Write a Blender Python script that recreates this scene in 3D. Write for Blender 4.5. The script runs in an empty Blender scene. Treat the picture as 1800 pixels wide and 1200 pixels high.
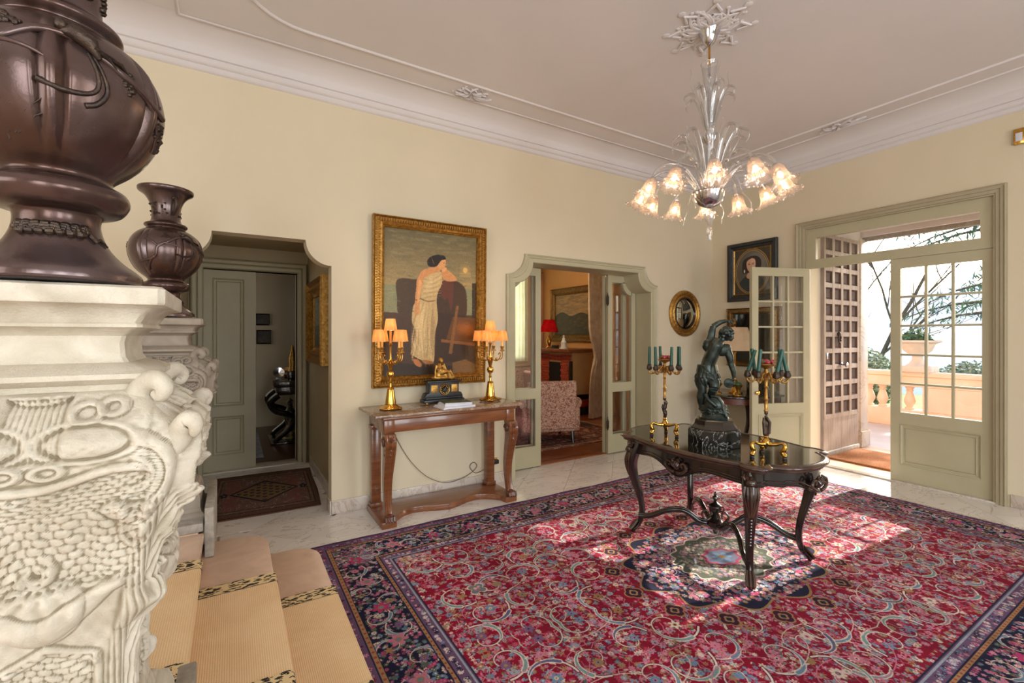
import bpy, bmesh, math, random
import numpy as np
from mathutils import Vector, Matrix, noise as mnoise
PI = math.pi
R = math.radians
S = bpy.context.scene
COL = S.collection
# ---------------------------------------------------------------- camera, sky, sun, daylight, exposure
cam_d = bpy.data.cameras.new('camera'); cam = bpy.data.objects.new('camera', cam_d); COL.objects.link(cam)
cam_d.sensor_width = 36; cam_d.lens = 16.08; cam_d.shift_y = -10 / 1800; cam_d.clip_start = .05; cam_d.clip_end = 300
cam.location = (-6.013, -4.205, 1.55); cam.rotation_euler = (PI / 2, 0, R(-31.36))
S.camera = cam
S.view_settings.view_transform = 'Standard'; S.view_settings.look = 'None'
S.view_settings.gamma = 1; S.view_settings.use_curve_mapping = False
S.view_settings.exposure = 0.0
S.cycles.max_bounces = 9; S.cycles.diffuse_bounces = 4; S.cycles.glossy_bounces = 3
S.cycles.transmission_bounces = 4; S.cycles.transparent_max_bounces = 24
S.cycles.caustics_reflective = False; S.cycles.caustics_refractive = False
S.cycles.sample_clamp_indirect = 4.0
W = bpy.data.worlds.new('sky'); S.world = W; W.use_nodes = True
wn = W.node_tree; bg = wn.nodes['Background']
sk = wn.nodes.new('ShaderNodeTexSky'); sk.sky_type = 'NISHITA'; sk.sun_disc = False
sk.sun_elevation = R(27); sk.sun_rotation = R(93); sk.air_density = 1.0; sk.dust_density = 3.0; sk.ozone_density = 1.0
wn.links.new(sk.outputs[0], bg.inputs[0]); bg.inputs[1].default_value = 0.55

def lamp(name, kind, loc, power, col, direction=None, **kw):
    d = bpy.data.lights.new(name, kind); d.energy = power; d.color = col
    for k, v in kw.items(): setattr(d, k, v)
    o = bpy.data.objects.new(name, d); COL.objects.link(o); o.location = loc
    if direction: o.rotation_euler = Vector(direction).to_track_quat('-Z', 'Y').to_euler()
    return o
lamp('sun', 'SUN', (10, -1, 8), 15.0, (1, .93, .82), (-1, .055, -.515), angle=R(.7))
# daylight that comes in through the tall windows of the garden side behind the camera
for wx in (-7.3, -4.9, -2.5):
    lamp('window_daylight', 'AREA', (wx, -7.45, 1.6), 92, (.88, .94, 1), (0, 1, -.08), shape='RECTANGLE', size=1.3, size_y=2.5)
lamp('stair_fill', 'AREA', (-9.3, -4.0, 2.3), 62, (.90, .95, 1), (1, .2, -.1), shape='RECTANGLE', size=2.6, size_y=1.8)  # added fill light by the landing wall, which has no window
lamp('salon_daylight', 'AREA', (-.6, 6.2, 2.1), 60, (1, .93, .80), (-.1, -1, 0), shape='RECTANGLE', size=1.2, size_y=2.0)
lamp('salon_fill', 'POINT', (-1.5, 2.8, 2.6), 42, (1, .72, .42), shadow_soft_size=.15)  # added warm fill for the salon, no fixture hangs there
lamp('back_room_fill', 'AREA', (-7.2, 4.0, 1.9), 6, (1, .93, .80), (1, 0, -.1), shape='RECTANGLE', size=1.0, size_y=1.6)  # added dim fill inside the back room, not from a window
lamp('passage_fill', 'POINT', (-5.9, 1.0, 2.48), 2.2, (1, .86, .62), shadow_soft_size=.06)  # added fill that brightens the passage and its picture, no fixture

# ---------------------------------------------------------------- materials
MATS = {}
def srgb(c):
    c = [x / 255 for x in c]
    return tuple(x / 12.92 if x <= .04045 else ((x + .055) / 1.055) ** 2.4 for x in c) + (1,)
def newmat(name):
    m = bpy.data.materials.new(name); m.use_nodes = True
    nt = m.node_tree; b = nt.nodes['Principled BSDF']; MATS[name] = m
    return m, nt, b
def coord(nt, scale=(1, 1, 1), rand=False):
    tc = nt.nodes.new('ShaderNodeTexCoord'); mp = nt.nodes.new('ShaderNodeMapping')
    nt.links.new(tc.outputs['Object'], mp.inputs[0]); mp.inputs['Scale'].default_value = scale
    if rand:
        oi = nt.nodes.new('ShaderNodeObjectInfo'); mu = nt.nodes.new('ShaderNodeMath'); mu.operation = 'MULTIPLY'
        mu.inputs[1].default_value = 37; nt.links.new(oi.outputs['Random'], mu.inputs[0])
        nt.links.new(mu.outputs[0], mp.inputs['Location'])
    return mp.outputs[0]
def noise(nt, vec, scale, detail=4, dist=0, rough=.55):
    n = nt.nodes.new('ShaderNodeTexNoise'); n.inputs['Scale'].default_value = scale
    n.inputs['Detail'].default_value = detail; n.inputs['Distortion'].default_value = dist
    n.inputs['Roughness'].default_value = rough
    nt.links.new(vec, n.inputs['Vector']); return n.outputs[0]
def ramp(nt, fac, stops):
    r = nt.nodes.new('ShaderNodeValToRGB'); nt.links.new(fac, r.inputs[0])
    el = r.color_ramp.elements
    while len(el) < len(stops): el.new(.5)
    for e, (p, c) in zip(el, stops): e.position = p; e.color = c
    return r.outputs[0]
def bump(nt, b, h, strength, dist=.01):
    bp = nt.nodes.new('ShaderNodeBump'); bp.inputs['Strength'].default_value = strength
    bp.inputs['Distance'].default_value = dist; nt.links.new(h, bp.inputs['Height'])
    nt.links.new(bp.outputs[0], b.inputs['Normal'])
def mat(name, c1, c2=None, rough=.5, metal=0, sc=8, stretch=(1, 1, 1), bmp=0, bsc=60, coat=0, lo=.35, hi=.65, rand=False, dist=0, sheen=0, bdist=.004):
    m, nt, b = newmat(name); c1 = srgb(c1); c2 = srgb(c2) if c2 else c1
    v = coord(nt, stretch, rand)
    n = noise(nt, v, sc, 5, dist)
    nt.links.new(ramp(nt, n, [(lo, c1), (hi, c2)]), b.inputs['Base Color'])
    b.inputs['Roughness'].default_value = rough; b.inputs['Metallic'].default_value = metal
    b.inputs['Coat Weight'].default_value = coat; b.inputs['Coat Roughness'].default_value = .08
    if bmp: bump(nt, b, noise(nt, v, bsc, 3), bmp, bdist)
    return m
def marble(name, base, base2, vein, sc=3, rough=.12, width=.03, rand=True, k=1.0, st=(1, 1, 1)):
    m, nt, b = newmat(name); v = coord(nt, st, rand)
    n0 = noise(nt, v, sc * .6, 4)
    c0 = nt.nodes.new('ShaderNodeValToRGB'); nt.links.new(n0, c0.inputs[0])
    c0.color_ramp.elements[0].position = .3; c0.color_ramp.elements[0].color = srgb(base)
    c0.color_ramp.elements[1].position = .7; c0.color_ramp.elements[1].color = srgb(base2)
    n1 = noise(nt, v, sc, 9, 1.6, .62)
    r1 = ramp(nt, n1, [(.5 - width, (0, 0, 0, 1)), (.5, (k, k, k, 1)), (.5 + width, (0, 0, 0, 1))])
    mx = nt.nodes.new('ShaderNodeMix'); mx.data_type = 'RGBA'
    nt.links.new(r1, mx.inputs[0]); nt.links.new(c0.outputs[0], mx.inputs[6]); mx.inputs[7].default_value = srgb(vein)
    nt.links.new(mx.outputs[2], b.inputs['Base Color']); b.inputs['Roughness'].default_value = rough
    return m
def emis(name, col, st):
    m, nt, b = newmat(name); b.inputs['Base Color'].default_value = srgb(col)
    b.inputs['Emission Color'].default_value = srgb(col); b.inputs['Emission Strength'].default_value = st
    return m
def thin_glass(name, tint=(1, 1, 1, 1), blend=.25, rough=.02, lo=.04, body=0, bodycol=(1, 1, 1, 1)):
    m, nt, b = newmat(name); nt.nodes.remove(b); out = nt.nodes['Material Output']
    tr = nt.nodes.new('ShaderNodeBsdfTransparent'); tr.inputs[0].default_value = tint
    gl = nt.nodes.new('ShaderNodeBsdfGlossy'); gl.inputs['Roughness'].default_value = rough
    lw = nt.nodes.new('ShaderNodeLayerWeight'); lw.inputs[0].default_value = blend
    mr = nt.nodes.new('ShaderNodeMapRange'); nt.links.new(lw.outputs['Facing'], mr.inputs[0]); mr.inputs[3].default_value = lo
    mr.inputs[4].default_value = .75
    mx = nt.nodes.new('ShaderNodeMixShader'); nt.links.new(mr.outputs[0], mx.inputs[0])
    nt.links.new(tr.outputs[0], mx.inputs[1]); nt.links.new(gl.outputs[0], mx.inputs[2]); last = mx
    if body:
        tl = nt.nodes.new('ShaderNodeBsdfTranslucent'); tl.inputs[0].default_value = bodycol
        df = nt.nodes.new('ShaderNodeBsdfDiffuse'); df.inputs[0].default_value = bodycol
        m2 = nt.nodes.new('ShaderNodeMixShader'); nt.links.new(tl.outputs[0], m2.inputs[1]); nt.links.new(df.outputs[0], m2.inputs[2])
        m3 = nt.nodes.new('ShaderNodeMixShader'); m3.inputs[0].default_value = body
        nt.links.new(mx.outputs[0], m3.inputs[1]); nt.links.new(m2.outputs[0], m3.inputs[2]); last = m3
    nt.links.new(last.outputs[0], out.inputs[0]); return m
def translucent(name, c1, c2, sc=20, fac=.5, stretch=(1, 1, 1)):
    m, nt, b = newmat(name); nt.nodes.remove(b); out = nt.nodes['Material Output']
    v = coord(nt, stretch); col = ramp(nt, noise(nt, v, sc, 3), [(.35, srgb(c1)), (.65, srgb(c2))])
    tl = nt.nodes.new('ShaderNodeBsdfTranslucent'); df = nt.nodes.new('ShaderNodeBsdfDiffuse')
    nt.links.new(col, tl.inputs[0]); nt.links.new(col, df.inputs[0])
    mx = nt.nodes.new('ShaderNodeMixShader'); mx.inputs[0].default_value = fac
    nt.links.new(df.outputs[0], mx.inputs[1]); nt.links.new(tl.outputs[0], mx.inputs[2]); nt.links.new(mx.outputs[0], out.inputs[0])
    return m
def image_mat(name, arr, rough=.9, coat=0, bmp=0, spec=.5):
    """arr: H x W x 3 colours worked out in this script (row 0 = top); packed into the file"""
    h, w = arr.shape[:2]; im = bpy.data.images.new(name, w, h)
    px = np.ones((h, w, 4), np.float32); px[..., :3] = np.clip(arr[::-1], 0, 1)
    im.pixels.foreach_set(px.ravel()); im.update(); im.pack()
    m, nt, b = newmat(name); t = nt.nodes.new('ShaderNodeTexImage'); t.image = im; t.extension = 'EXTEND'
    uv = nt.nodes.new('ShaderNodeTexCoord'); nt.links.new(uv.outputs['UV'], t.inputs[0])
    nt.links.new(t.outputs[0], b.inputs['Base Color']); b.inputs['Roughness'].default_value = rough
    b.inputs['Coat Weight'].default_value = coat; b.inputs['Specular IOR Level'].default_value = spec
    if bmp: bump(nt, b, noise(nt, coord(nt), 400, 2), bmp, .003)
    return m
def crevice_shade(name, dark, k=.75):  # paints occlusion shade into the base colour where the carving is hollow
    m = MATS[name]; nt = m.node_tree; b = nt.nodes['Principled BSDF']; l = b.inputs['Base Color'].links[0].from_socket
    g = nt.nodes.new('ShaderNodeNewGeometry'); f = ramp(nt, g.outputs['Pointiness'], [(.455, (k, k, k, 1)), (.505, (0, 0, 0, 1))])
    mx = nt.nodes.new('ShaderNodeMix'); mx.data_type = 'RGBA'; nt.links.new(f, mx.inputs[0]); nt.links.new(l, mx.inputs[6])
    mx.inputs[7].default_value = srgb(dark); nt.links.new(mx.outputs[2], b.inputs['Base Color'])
# ---------------------------------------------------------------- mesh builder
class MB:
    def __init__(s, xf=None): s.v = []; s.f = []; s.xf = xf or Matrix()
    def add(s, vs, fs):
        n = len(s.v); s.v += [tuple(s.xf @ Vector(p)) for p in vs]; s.f += [tuple(i + n for i in f) for f in fs]; return s
    def box(s, a, b):
        x0, y0, z0 = a; x1, y1, z1 = b
        return s.add([(x0, y0, z0), (x1, y0, z0), (x1, y1, z0), (x0, y1, z0), (x0, y0, z1), (x1, y0, z1), (x1, y1, z1), (x0, y1, z1)],
                     [(0, 3, 2, 1), (4, 5, 6, 7), (0, 1, 5, 4), (1, 2, 6, 5), (2, 3, 7, 6), (3, 0, 4, 7)])
    def loft(s, loops, cu=True, cv=False, caps=False):
        n = len(loops[0]); vs = [p for l in loops for p in l]; fs = []
        for i in range(len(loops) if cv else len(loops) - 1):
            for j in range(n if cu else n - 1):
                a = i * n + j; b = i * n + (j + 1) % n; i2 = (i + 1) % len(loops)
                fs.append((a, b, i2 * n + (j + 1) % n, i2 * n + j))
        if caps: fs += [tuple(range(n))[::-1], tuple(range((len(loops) - 1) * n, len(loops) * n))]
        return s.add(vs, fs)
    def lathe(s, prof, seg=32, c=(0, 0, 0), caps=True, fn=None):
        loops = []
        for r, z in prof:
            l = []
            for k in range(seg):
                a = 2 * PI * k / seg; rr = fn(a, r, z) if fn else r
                l.append((c[0] + rr * math.cos(a), c[1] + rr * math.sin(a), c[2] + z))
            loops.append(l)
        return s.loft(loops, caps=caps)
    def tube(s, pts, rad, seg=8, caps=True, flat=1.0):
        pts = [Vector(p) for p in pts]; n = len(pts)
        rr = [rad] * n if isinstance(rad, (int, float)) else [rad[0] + (rad[1] - rad[0]) * i / (n - 1) for i in range(n)] if len(rad) == 2 and n != 2 else list(rad)
        t0 = (pts[1] - pts[0]).normalized(); up = Vector((0, 0, 1)) if abs(t0.z) < .9 else Vector((1, 0, 0))
        side = t0.cross(up).normalized(); loops = []
        for i, p in enumerate(pts):
            t = (pts[min(i + 1, n - 1)] - pts[max(i - 1, 0)]).normalized()
            side = (side - t * side.dot(t)).normalized(); nor = side.cross(t)
            loops.append([tuple(p + side * math.cos(a) * rr[i] + nor * math.sin(a) * rr[i] * flat) for a in [2 * PI * k / seg for k in range(seg)]])
        return s.loft(loops, caps=caps)
    def prism(s, poly, a, b, axis='z'):
        f = {'z': lambda p, h: (p[0], p[1], h), 'y': lambda p, h: (p[0], h, p[1]), 'x': lambda p, h: (h, p[0], p[1])}[axis]
        n = len(poly)
        return s.add([f(p, a) for p in poly] + [f(p, b) for p in poly],
                     [tuple(range(n))[::-1], tuple(range(n, 2 * n))] + [(i, (i + 1) % n, n + (i + 1) % n, n + i) for i in range(n)])
    def ball(s, c, r, seg=12, rings=8):
        if isinstance(r, (int, float)): r = (r, r, r)
        vs = [(c[0], c[1], c[2] - r[2])]; fs = []
        for i in range(1, rings):
            th = PI * i / rings
            vs += [(c[0] + r[0] * math.sin(th) * math.cos(2 * PI * k / seg), c[1] + r[1] * math.sin(th) * math.sin(2 * PI * k / seg), c[2] - r[2] * math.cos(th)) for k in range(seg)]
        vs.append((c[0], c[1], c[2] + r[2])); L = len(vs) - 1
        for k in range(seg):
            fs.append((0, 1 + (k + 1) % seg, 1 + k)); q = 1 + (rings - 2) * seg; fs.append((L, q + k, q + (k + 1) % seg))
            for i in range(rings - 2):
                a = 1 + i * seg; fs.append((a + k, a + (k + 1) % seg, a + seg + (k + 1) % seg, a + seg + k))
        return s.add(vs, fs)
    def mesh(s, name, m, angle=35, bevel=0, bseg=2, uv=None, fixn=True):
        me = bpy.data.meshes.new(name); me.from_pydata(s.v, [], s.f)
        if fixn or bevel:
            bm = bmesh.new(); bm.from_mesh(me)
            if bevel: bmesh.ops.bevel(bm, geom=[e for e in bm.edges if len(e.link_faces) == 2 and e.calc_face_angle(0) > .6], offset=bevel, segments=bseg, affect='EDGES', profile=.5, clamp_overlap=True)
            if fixn: bmesh.ops.recalc_face_normals(bm, faces=bm.faces)
            bm.to_mesh(me); bm.free()
        me.validate(); me.materials.append(m if not isinstance(m, str) else MATS[m])
        me.shade_smooth(); me.set_sharp_from_angle(angle=R(angle))
        if uv:
            l = me.uv_layers.new(name='uv')
            for lp in me.loops: l.data[lp.index].uv = uv(me.vertices[lp.vertex_index].co)
        return me
    def build(s, name, m, parent=None, **k):
        o = bpy.data.objects.new(name, s.mesh(name, m, **k)); COL.objects.link(o); o.parent = parent
        return o
def linkobj(name, me, parent=None, loc=None, rot=None, sc=None):
    o = bpy.data.objects.new(name, me); COL.objects.link(o); o.parent = parent
    if loc: o.location = loc
    if rot: o.rotation_euler = rot
    if sc: o.scale = sc
    return o
def tag(o, label, cat, group=None):
    o['label'] = label; o['category'] = cat
    if group: o['group'] = group
    return o
def thing(name, label, cat, loc=(0, 0, 0), rz=0, group=None):
    o = bpy.data.objects.new(name, None); COL.objects.link(o); o.location = loc; o.rotation_euler = (0, 0, rz)
    o.empty_display_size = .1
    return tag(o, label, cat, group)
def struct(o, label=None):
    o['kind'] = 'structure'
    if label: o['label'] = label
    return o
def dup(root, loc=None, rz=None, label=None, parent=None):
    r = root.copy(); COL.objects.link(r)
    if loc: r.location = loc
    if rz is not None: r.rotation_euler = (0, 0, rz)
    if label: r['label'] = label
    if parent: r.parent = parent
    for ch in list(root.children): dup(ch, parent=r)
    return r
def arc(cx, cy, r, a0, a1, n=10, ry=None):
    return [(cx + r * math.cos(R(a0 + (a1 - a0) * i / n)), cy + (ry or r) * math.sin(R(a0 + (a1 - a0) * i / n))) for i in range(n + 1)]
def spline(pts, n=8, closed=False):
    P = [Vector(p) for p in pts]; L = len(P); out = []
    for i in range(L if closed else L - 1):
        g = (lambda k: P[k % L]) if closed else (lambda k: P[max(0, min(L - 1, k))])
        a, b, c, d = g(i - 1), g(i), g(i + 1), g(i + 2)
        for j in range(n):
            t = j / n; out.append(.5 * ((2 * b) + (c - a) * t + (2 * a - 5 * b + 4 * c - d) * t * t + (3 * b - a - 3 * c + d) * t ** 3))
    if not closed: out.append(P[-1])
    return [tuple(p) for p in out]
def frame_loops(outer, inner, prof, place):
    """mitred moulding between two outlines; prof = [(t, height)]; place(x, z, h) -> 3D"""
    return [[place(o[0] + (i[0] - o[0]) * t, o[1] + (i[1] - o[1]) * t, h) for o, i in zip(outer, inner)] for t, h in prof]
def rect(x0, z0, x1, z1): return [(x0, z0), (x1, z0), (x1, z1), (x0, z1)]
def remesh(mb, name, m, parent, voxel, smooth=2, disp=0):
    o = mb.build(name, m, parent, fixn=False)
    md = o.modifiers.new('r', 'REMESH'); md.mode = 'VOXEL'; md.voxel_size = voxel; md.use_smooth_shade = True
    if smooth: sm = o.modifiers.new('s', 'SMOOTH'); sm.iterations = smooth; sm.factor = .5
    dg = bpy.context.evaluated_depsgraph_get(); me = bpy.data.meshes.new_from_object(o.evaluated_get(dg))
    o.modifiers.clear(); old = o.data; o.data = me; me.name = name; bpy.data.meshes.remove(old)
    return o
# ---------------------------------------------------------------- colours of the place
mat('wall_paint', (216, 202, 172), (220, 206, 178), rough=.85, sc=1.2, bmp=.05, bsc=120)
mat('ceiling_paint', (214, 207, 204), (219, 212, 209), rough=.9, sc=1)
mat('trim_paint', (166, 155, 126), (172, 161, 132), rough=.45, sc=3)
mat('door_cream', (178, 170, 138), (184, 176, 144), rough=.4, sc=3)
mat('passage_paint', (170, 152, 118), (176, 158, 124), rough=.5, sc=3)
marble('floor_marble', (236, 230, 222), (222, 214, 206), (158, 118, 98), sc=1.5, rough=.13, width=.014, k=.55, st=(1, 2.6, 1))
mat('grout', (165, 150, 138), rough=.7)
marble('skirting_marble', (214, 204, 190), (200, 186, 172), (160, 128, 112), sc=1.6, rough=.2, width=.02, rand=False, k=.5)
mat('step_marble', (234, 206, 182), (212, 180, 156), rough=.28, sc=4, dist=1.5, lo=.3, hi=.7)
mat('grey_stone', (146, 139, 128), (170, 162, 150), rough=.75, sc=30, bmp=.5, bsc=150)
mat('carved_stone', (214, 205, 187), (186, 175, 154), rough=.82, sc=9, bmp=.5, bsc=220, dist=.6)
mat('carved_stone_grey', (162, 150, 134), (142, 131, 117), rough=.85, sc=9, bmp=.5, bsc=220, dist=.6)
mat('bronze_vase', (78, 56, 47), (122, 108, 108), rough=.25, metal=.7, sc=5, lo=.35, hi=.85, bmp=.08, bsc=90)
mat('bronze_dark', (62, 52, 48), (82, 68, 56), rough=.42, metal=.8, sc=30, bmp=.4, bsc=200)
mat('bronze_green', (42, 50, 46), (74, 82, 76), rough=.36, metal=.75, sc=20, bmp=.15, bsc=150)
mat('gilt', (206, 160, 84), (150, 108, 50), rough=.34, metal=.85, sc=40, bmp=.5, bsc=160)
mat('gilt_dark', (150, 112, 58), (96, 70, 40), rough=.45, metal=.6, sc=40, bmp=.5, bsc=160)
mat('brass', (222, 176, 92), (196, 148, 64), rough=.2, metal=1, sc=20)
mat('chrome', (200, 200, 205), rough=.15, metal=1)
mat('walnut', (134, 80, 44), (98, 54, 28), rough=.28, sc=5, stretch=(1, 1, 9), coat=.4, lo=.3, hi=.7)
mat('walnut_long', (138, 84, 48), (102, 58, 32), rough=.28, sc=4, stretch=(1.2, 9, 9), coat=.4, lo=.3, hi=.7)
mat('carved_walnut', (104, 54, 30), (72, 34, 20), rough=.35, sc=14, coat=.3, bmp=.5, bsc=120)
marble('brown_marble', (150, 122, 100), (124, 98, 80), (190, 172, 150), sc=8, rough=.15, width=.02, rand=False)
mat('ebony', (26, 20, 18), (36, 27, 22), rough=.16, sc=6, coat=.6)
mat('ebony_edge', (78, 53, 38), (48, 34, 26), rough=.25, sc=10, coat=.5)
mat('ebony_top', (30, 32, 28), (40, 40, 34), rough=.07, sc=4, coat=.8)
marble('black_marble', (14, 16, 16), (26, 30, 28), (210, 210, 205), sc=9, rough=.12, width=.012, rand=False)
mat('candle_green', (6, 66, 54), (10, 78, 62), rough=.4, sc=5)
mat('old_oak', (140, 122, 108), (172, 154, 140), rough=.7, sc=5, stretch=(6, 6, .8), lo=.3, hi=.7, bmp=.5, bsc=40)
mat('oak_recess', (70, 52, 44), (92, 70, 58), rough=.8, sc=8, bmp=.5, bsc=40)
mat('peach_render', (234, 198, 172), (242, 212, 190), rough=.85, sc=2.5, bmp=.3, bsc=30)
mat('terrace_paving', (206, 202, 198), (190, 186, 182), rough=.35, sc=1.5)
mat('parquet', (150, 84, 40), (112, 58, 26), rough=.3, sc=4, stretch=(1, 12, 1), coat=.3, rand=True)
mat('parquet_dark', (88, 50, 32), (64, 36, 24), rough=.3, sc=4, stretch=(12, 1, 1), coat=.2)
mat('black_plastic', (20, 20, 20), rough=.4); mat('black_slate', (22, 22, 24), (30, 30, 32), rough=.38, sc=10)
mat('white_paper', (226, 226, 230), (206, 206, 214), rough=.5, sc=6)
mat('cable', (112, 98, 84), rough=.5)
mat('mirror_glass', (215, 220, 215), rough=.03, metal=1)
mat('dark_glass', (34, 36, 34), (46, 46, 42), rough=.06, metal=.6, sc=2)
thin_glass('pane_glass', blend=.12, lo=.03)
thin_glass('crystal', tint=(.95, .945, .94, 1), blend=.6, rough=.08, lo=.12, body=.07)
thin_glass('shade_glass', tint=(1, .9, .82, 1), blend=.5, rough=.12, lo=.08, body=.16, bodycol=(1, .78, .68, 1))
crevice_shade('carved_stone', (120, 104, 72)); crevice_shade('carved_stone_grey', (92, 82, 78))
# ================================================================ THE SETTING
def clip(poly, f):                      # keep the part of a convex polygon where f(p) >= 0
    out = []
    for i, p in enumerate(poly):
        q = poly[(i + 1) % len(poly)]; a, b = f(p), f(q)
        if a >= 0: out.append(p)
        if (a >= 0) != (b >= 0):
            t = a / (a - b); out.append((p[0] + (q[0] - p[0]) * t, p[1] + (q[1] - p[1]) * t))
    return out
fl = struct(MB().box((-9.5, -7.6, -.1), (.0, 2.0, -.006)).build('floor', 'grout'))
TS = .46
def tiles(x0, y0, x1, y1, skip=None):
    n = int(8 / TS * 2)
    for i in range(-n, n):
        for j in range(-n, n):
            cx = -3 + (i - j) * TS / math.sqrt(2); cy = -2 + (i + j) * TS / math.sqrt(2); h = TS / math.sqrt(2) - .0026
            if skip and skip(cx, cy): continue
            p = [(cx - h, cy), (cx, cy - h), (cx + h, cy), (cx, cy + h)]
            for f in (lambda q: q[0] - x0, lambda q: x1 - q[0], lambda q: q[1] - y0, lambda q: y1 - q[1]):
                if len(p) > 2: p = clip(p, f)
            if len(p) < 3: continue
            ar = abs(sum(a[0] * b[1] - b[0] * a[1] for a, b in zip(p, p[1:] + p[:1]))) / 2
            if ar < .004: continue
            mx = sum(q[0] for q in p) / len(p); my = sum(q[1] for q in p) / len(p)
            o = MB().prism([(q[0] - mx, q[1] - my) for q in p], -.006, 0).build('tile', 'floor_marble', fl, fixn=False); o.location = (mx, my, 0)
tiles(-6.1, -4.6, -.002, -.002, lambda x, y: (-5.1 < x < -1.1 and y < -1.1) or y < -4.4)
tiles(-6.42, .0, -5.225, 1.98)
tiles(-3.42, .0, -1.31, .285)

def quarter(cx, cz, r, a0, a1): return arc(cx, cz, r, a0, a1, 10)
# the painting wall, with the passage opening and the double door opening cut as one outline
nx0, nx1, nt, nr = -6.36, -5.285, 2.36, .205
dx0, dx1, dt, dr = -3.42, -1.31, 2.36, .235
def opening(x0, x1, t, r):              # from left foot up and over to the right foot, concave corners
    return [(x0, -.1), (x0, t - r)] + quarter(x0, t, r, -90, 0)[1:-1] + [(x0 + r, t), (x1 - r, t)] + quarter(x1, t, r, 180, 270)[1:-1] + [(x1, t - r), (x1, -.1)]
out = [(-9.5, -.1)] + opening(nx0, nx1, nt, nr) + opening(dx0, dx1, dt, dr) + [(.36, -.1), (.36, 3.9), (-9.5, 3.9)]
struct(MB().prism(out, 0, .15, 'y').build('wall_back', 'wall_paint'))
# the garden-door wall
ey0, ey1, et = -2.93, -1.27, 2.88
out = [(-7.9, -.1), (ey0, -.1), (ey0, et), (ey1, et), (ey1, -.1), (0, -.1), (0, 3.9), (-7.9, 3.9)]
struct(MB().prism(out, 0, .36, 'x').build('wall_right', 'wall_paint'))
# front wall behind the camera with three tall windows; left wall beyond the stair landing
out = [(-9.5, -.1)]
for c in (-7.3, -4.9, -2.5): out += [(c - .75, -.1), (c - .75, 2.9), (c + .75, 2.9), (c + .75, -.1)]
out += [(.36, -.1), (.36, 3.9), (-9.5, 3.9)]
struct(MB().prism(out, -7.9, -7.6, 'y').build('wall_front', 'wall_paint'))
struct(MB().box((-9.8, -7.6, -.1), (-9.5, 0, 3.9)).build('wall_left', 'wall_paint'))
struct(MB().box((-9.5, -7.6, 3.79), (.0, 0, 3.9)).build('ceiling', 'ceiling_paint'))
# cornice and cove: profile (distance from back wall, from right wall, height)
prof = [(0, 0, 3.56), (.012, .012, 3.565), (.03, .03, 3.585), (.03, .03, 3.60), (.045, .045, 3.605), (.06, .06, 3.625), (.06, .06, 3.645), (.075, .075, 3.65)]
for k in range(9):
    a = R(90 * k / 8); prof.append((.075 + .215 * (1 - math.cos(a)), .075 + .32 * (1 - math.cos(a)), 3.65 + .138 * math.sin(a)))
prof.append((.30, .41, 3.789))
mb = MB(); mb.loft([[(-9.5, -a, z), (-b, -a, z), (-b, -7.6, z)] for a, b, z in prof], cu=False)
struct(mb.build('trim_1', 'ceiling_paint', angle=50), 'white cornice and cove between the walls and the ceiling')
def ceiling_mould(name, pts, w=.03, label=None):
    lp = [[], [], [], [], []]
    for i, p in enumerate(pts):
        a = Vector(pts[max(i - 1, 0)]); b = Vector(pts[min(i + 1, len(pts) - 1)]); t = (b - a).normalized(); n = Vector((-t.y, t.x))
        for l, (d, h) in zip(lp, ((-.5, 0), (-.35, .008), (0, .014), (.35, .008), (.5, 0))): l.append((p[0] + n.x * d * w, p[1] + n.y * d * w, 3.79 - h))
    struct(MB().loft(lp, cu=False).build(name, 'ceiling_paint', angle=60), label)
ceiling_mould('trim_2', [(-6.34, -7.5), (-6.34, -.285), (-.40, -.285), (-.40, -7.5)], .035, 'outer thin moulding line on the ceiling')
ceiling_mould('trim_3', [(-6.0, -7.5)] + [(-6.0, -.95)] + arc(-5.55, -.99, .45, 180, 90, 8) + [(-.64, -.545), (-.64, -7.5)], .03, 'inner thin moulding line on the ceiling, curved at its corner')
# plaster acanthus sprays across the moulding lines, and the rosette
def spray(n, rad, seed, lobes=5):
    rnd = random.Random(seed); mb = MB()
    for k in range(n):
        a = 2 * PI * k / n + rnd.uniform(-.1, .1); L = .92 * rad * rnd.uniform(.75, 1.05); c = rnd.choice((-1, 1)) * rnd.uniform(.3, .8)
        pts = []
        for i in range(9):
            t = i / 8; aa = a + c * t * t; pts.append((L * t * math.cos(aa), L * t * math.sin(aa), -.004 - .02 * math.sin(PI * t)))
        mb.tube(pts, [.004, .012, .017, .018, .017, .014, .011, .009, .011], 6)
        mb.ball(pts[-1], (.016, .016, .012), 8, 5)
        for s in (-1, 1):
            m = pts[4]; aa = a + s * .55
            mb.tube([m, (m[0] + .2 * rad * math.cos(aa), m[1] + .2 * rad * math.sin(aa), -.02), (m[0] + .36 * rad * math.cos(aa + s * .6), m[1] + .36 * rad * math.sin(aa + s * .6), -.006)], [.008, .011, .004], 6)
    return mb
ros = thing('ceiling_rosette', 'white plaster leaf rosette on the ceiling above the glass chandelier', 'rosette', (-3.04, -2.10, 3.79))
spray(26, .26, 4).build('leaf_ring', 'ceiling_paint', ros)
mb = MB()
for k in range(8):
    a = 2 * PI * k / 8; mb.tube([(.2 * math.cos(a - .22), .2 * math.sin(a - .22), -.012), (.27 * math.cos(a), .27 * math.sin(a), -.016), (.2 * math.cos(a + .22), .2 * math.sin(a + .22), -.012)], [.012, .02, .012], 6)
    mb.ball((.30 * math.cos(a), .30 * math.sin(a), -.008), (.03, .03, .014), 8, 5)
mb.lathe([(.0, -.02), (.11, -.022), (.125, -.03), (.14, -.02), (.145, 0)], 40); mb.build('shell_rim', 'ceiling_paint', ros)
for o in ros.children: o.data.transform(Matrix.Diagonal((1, 1, .5, 1)))
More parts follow.
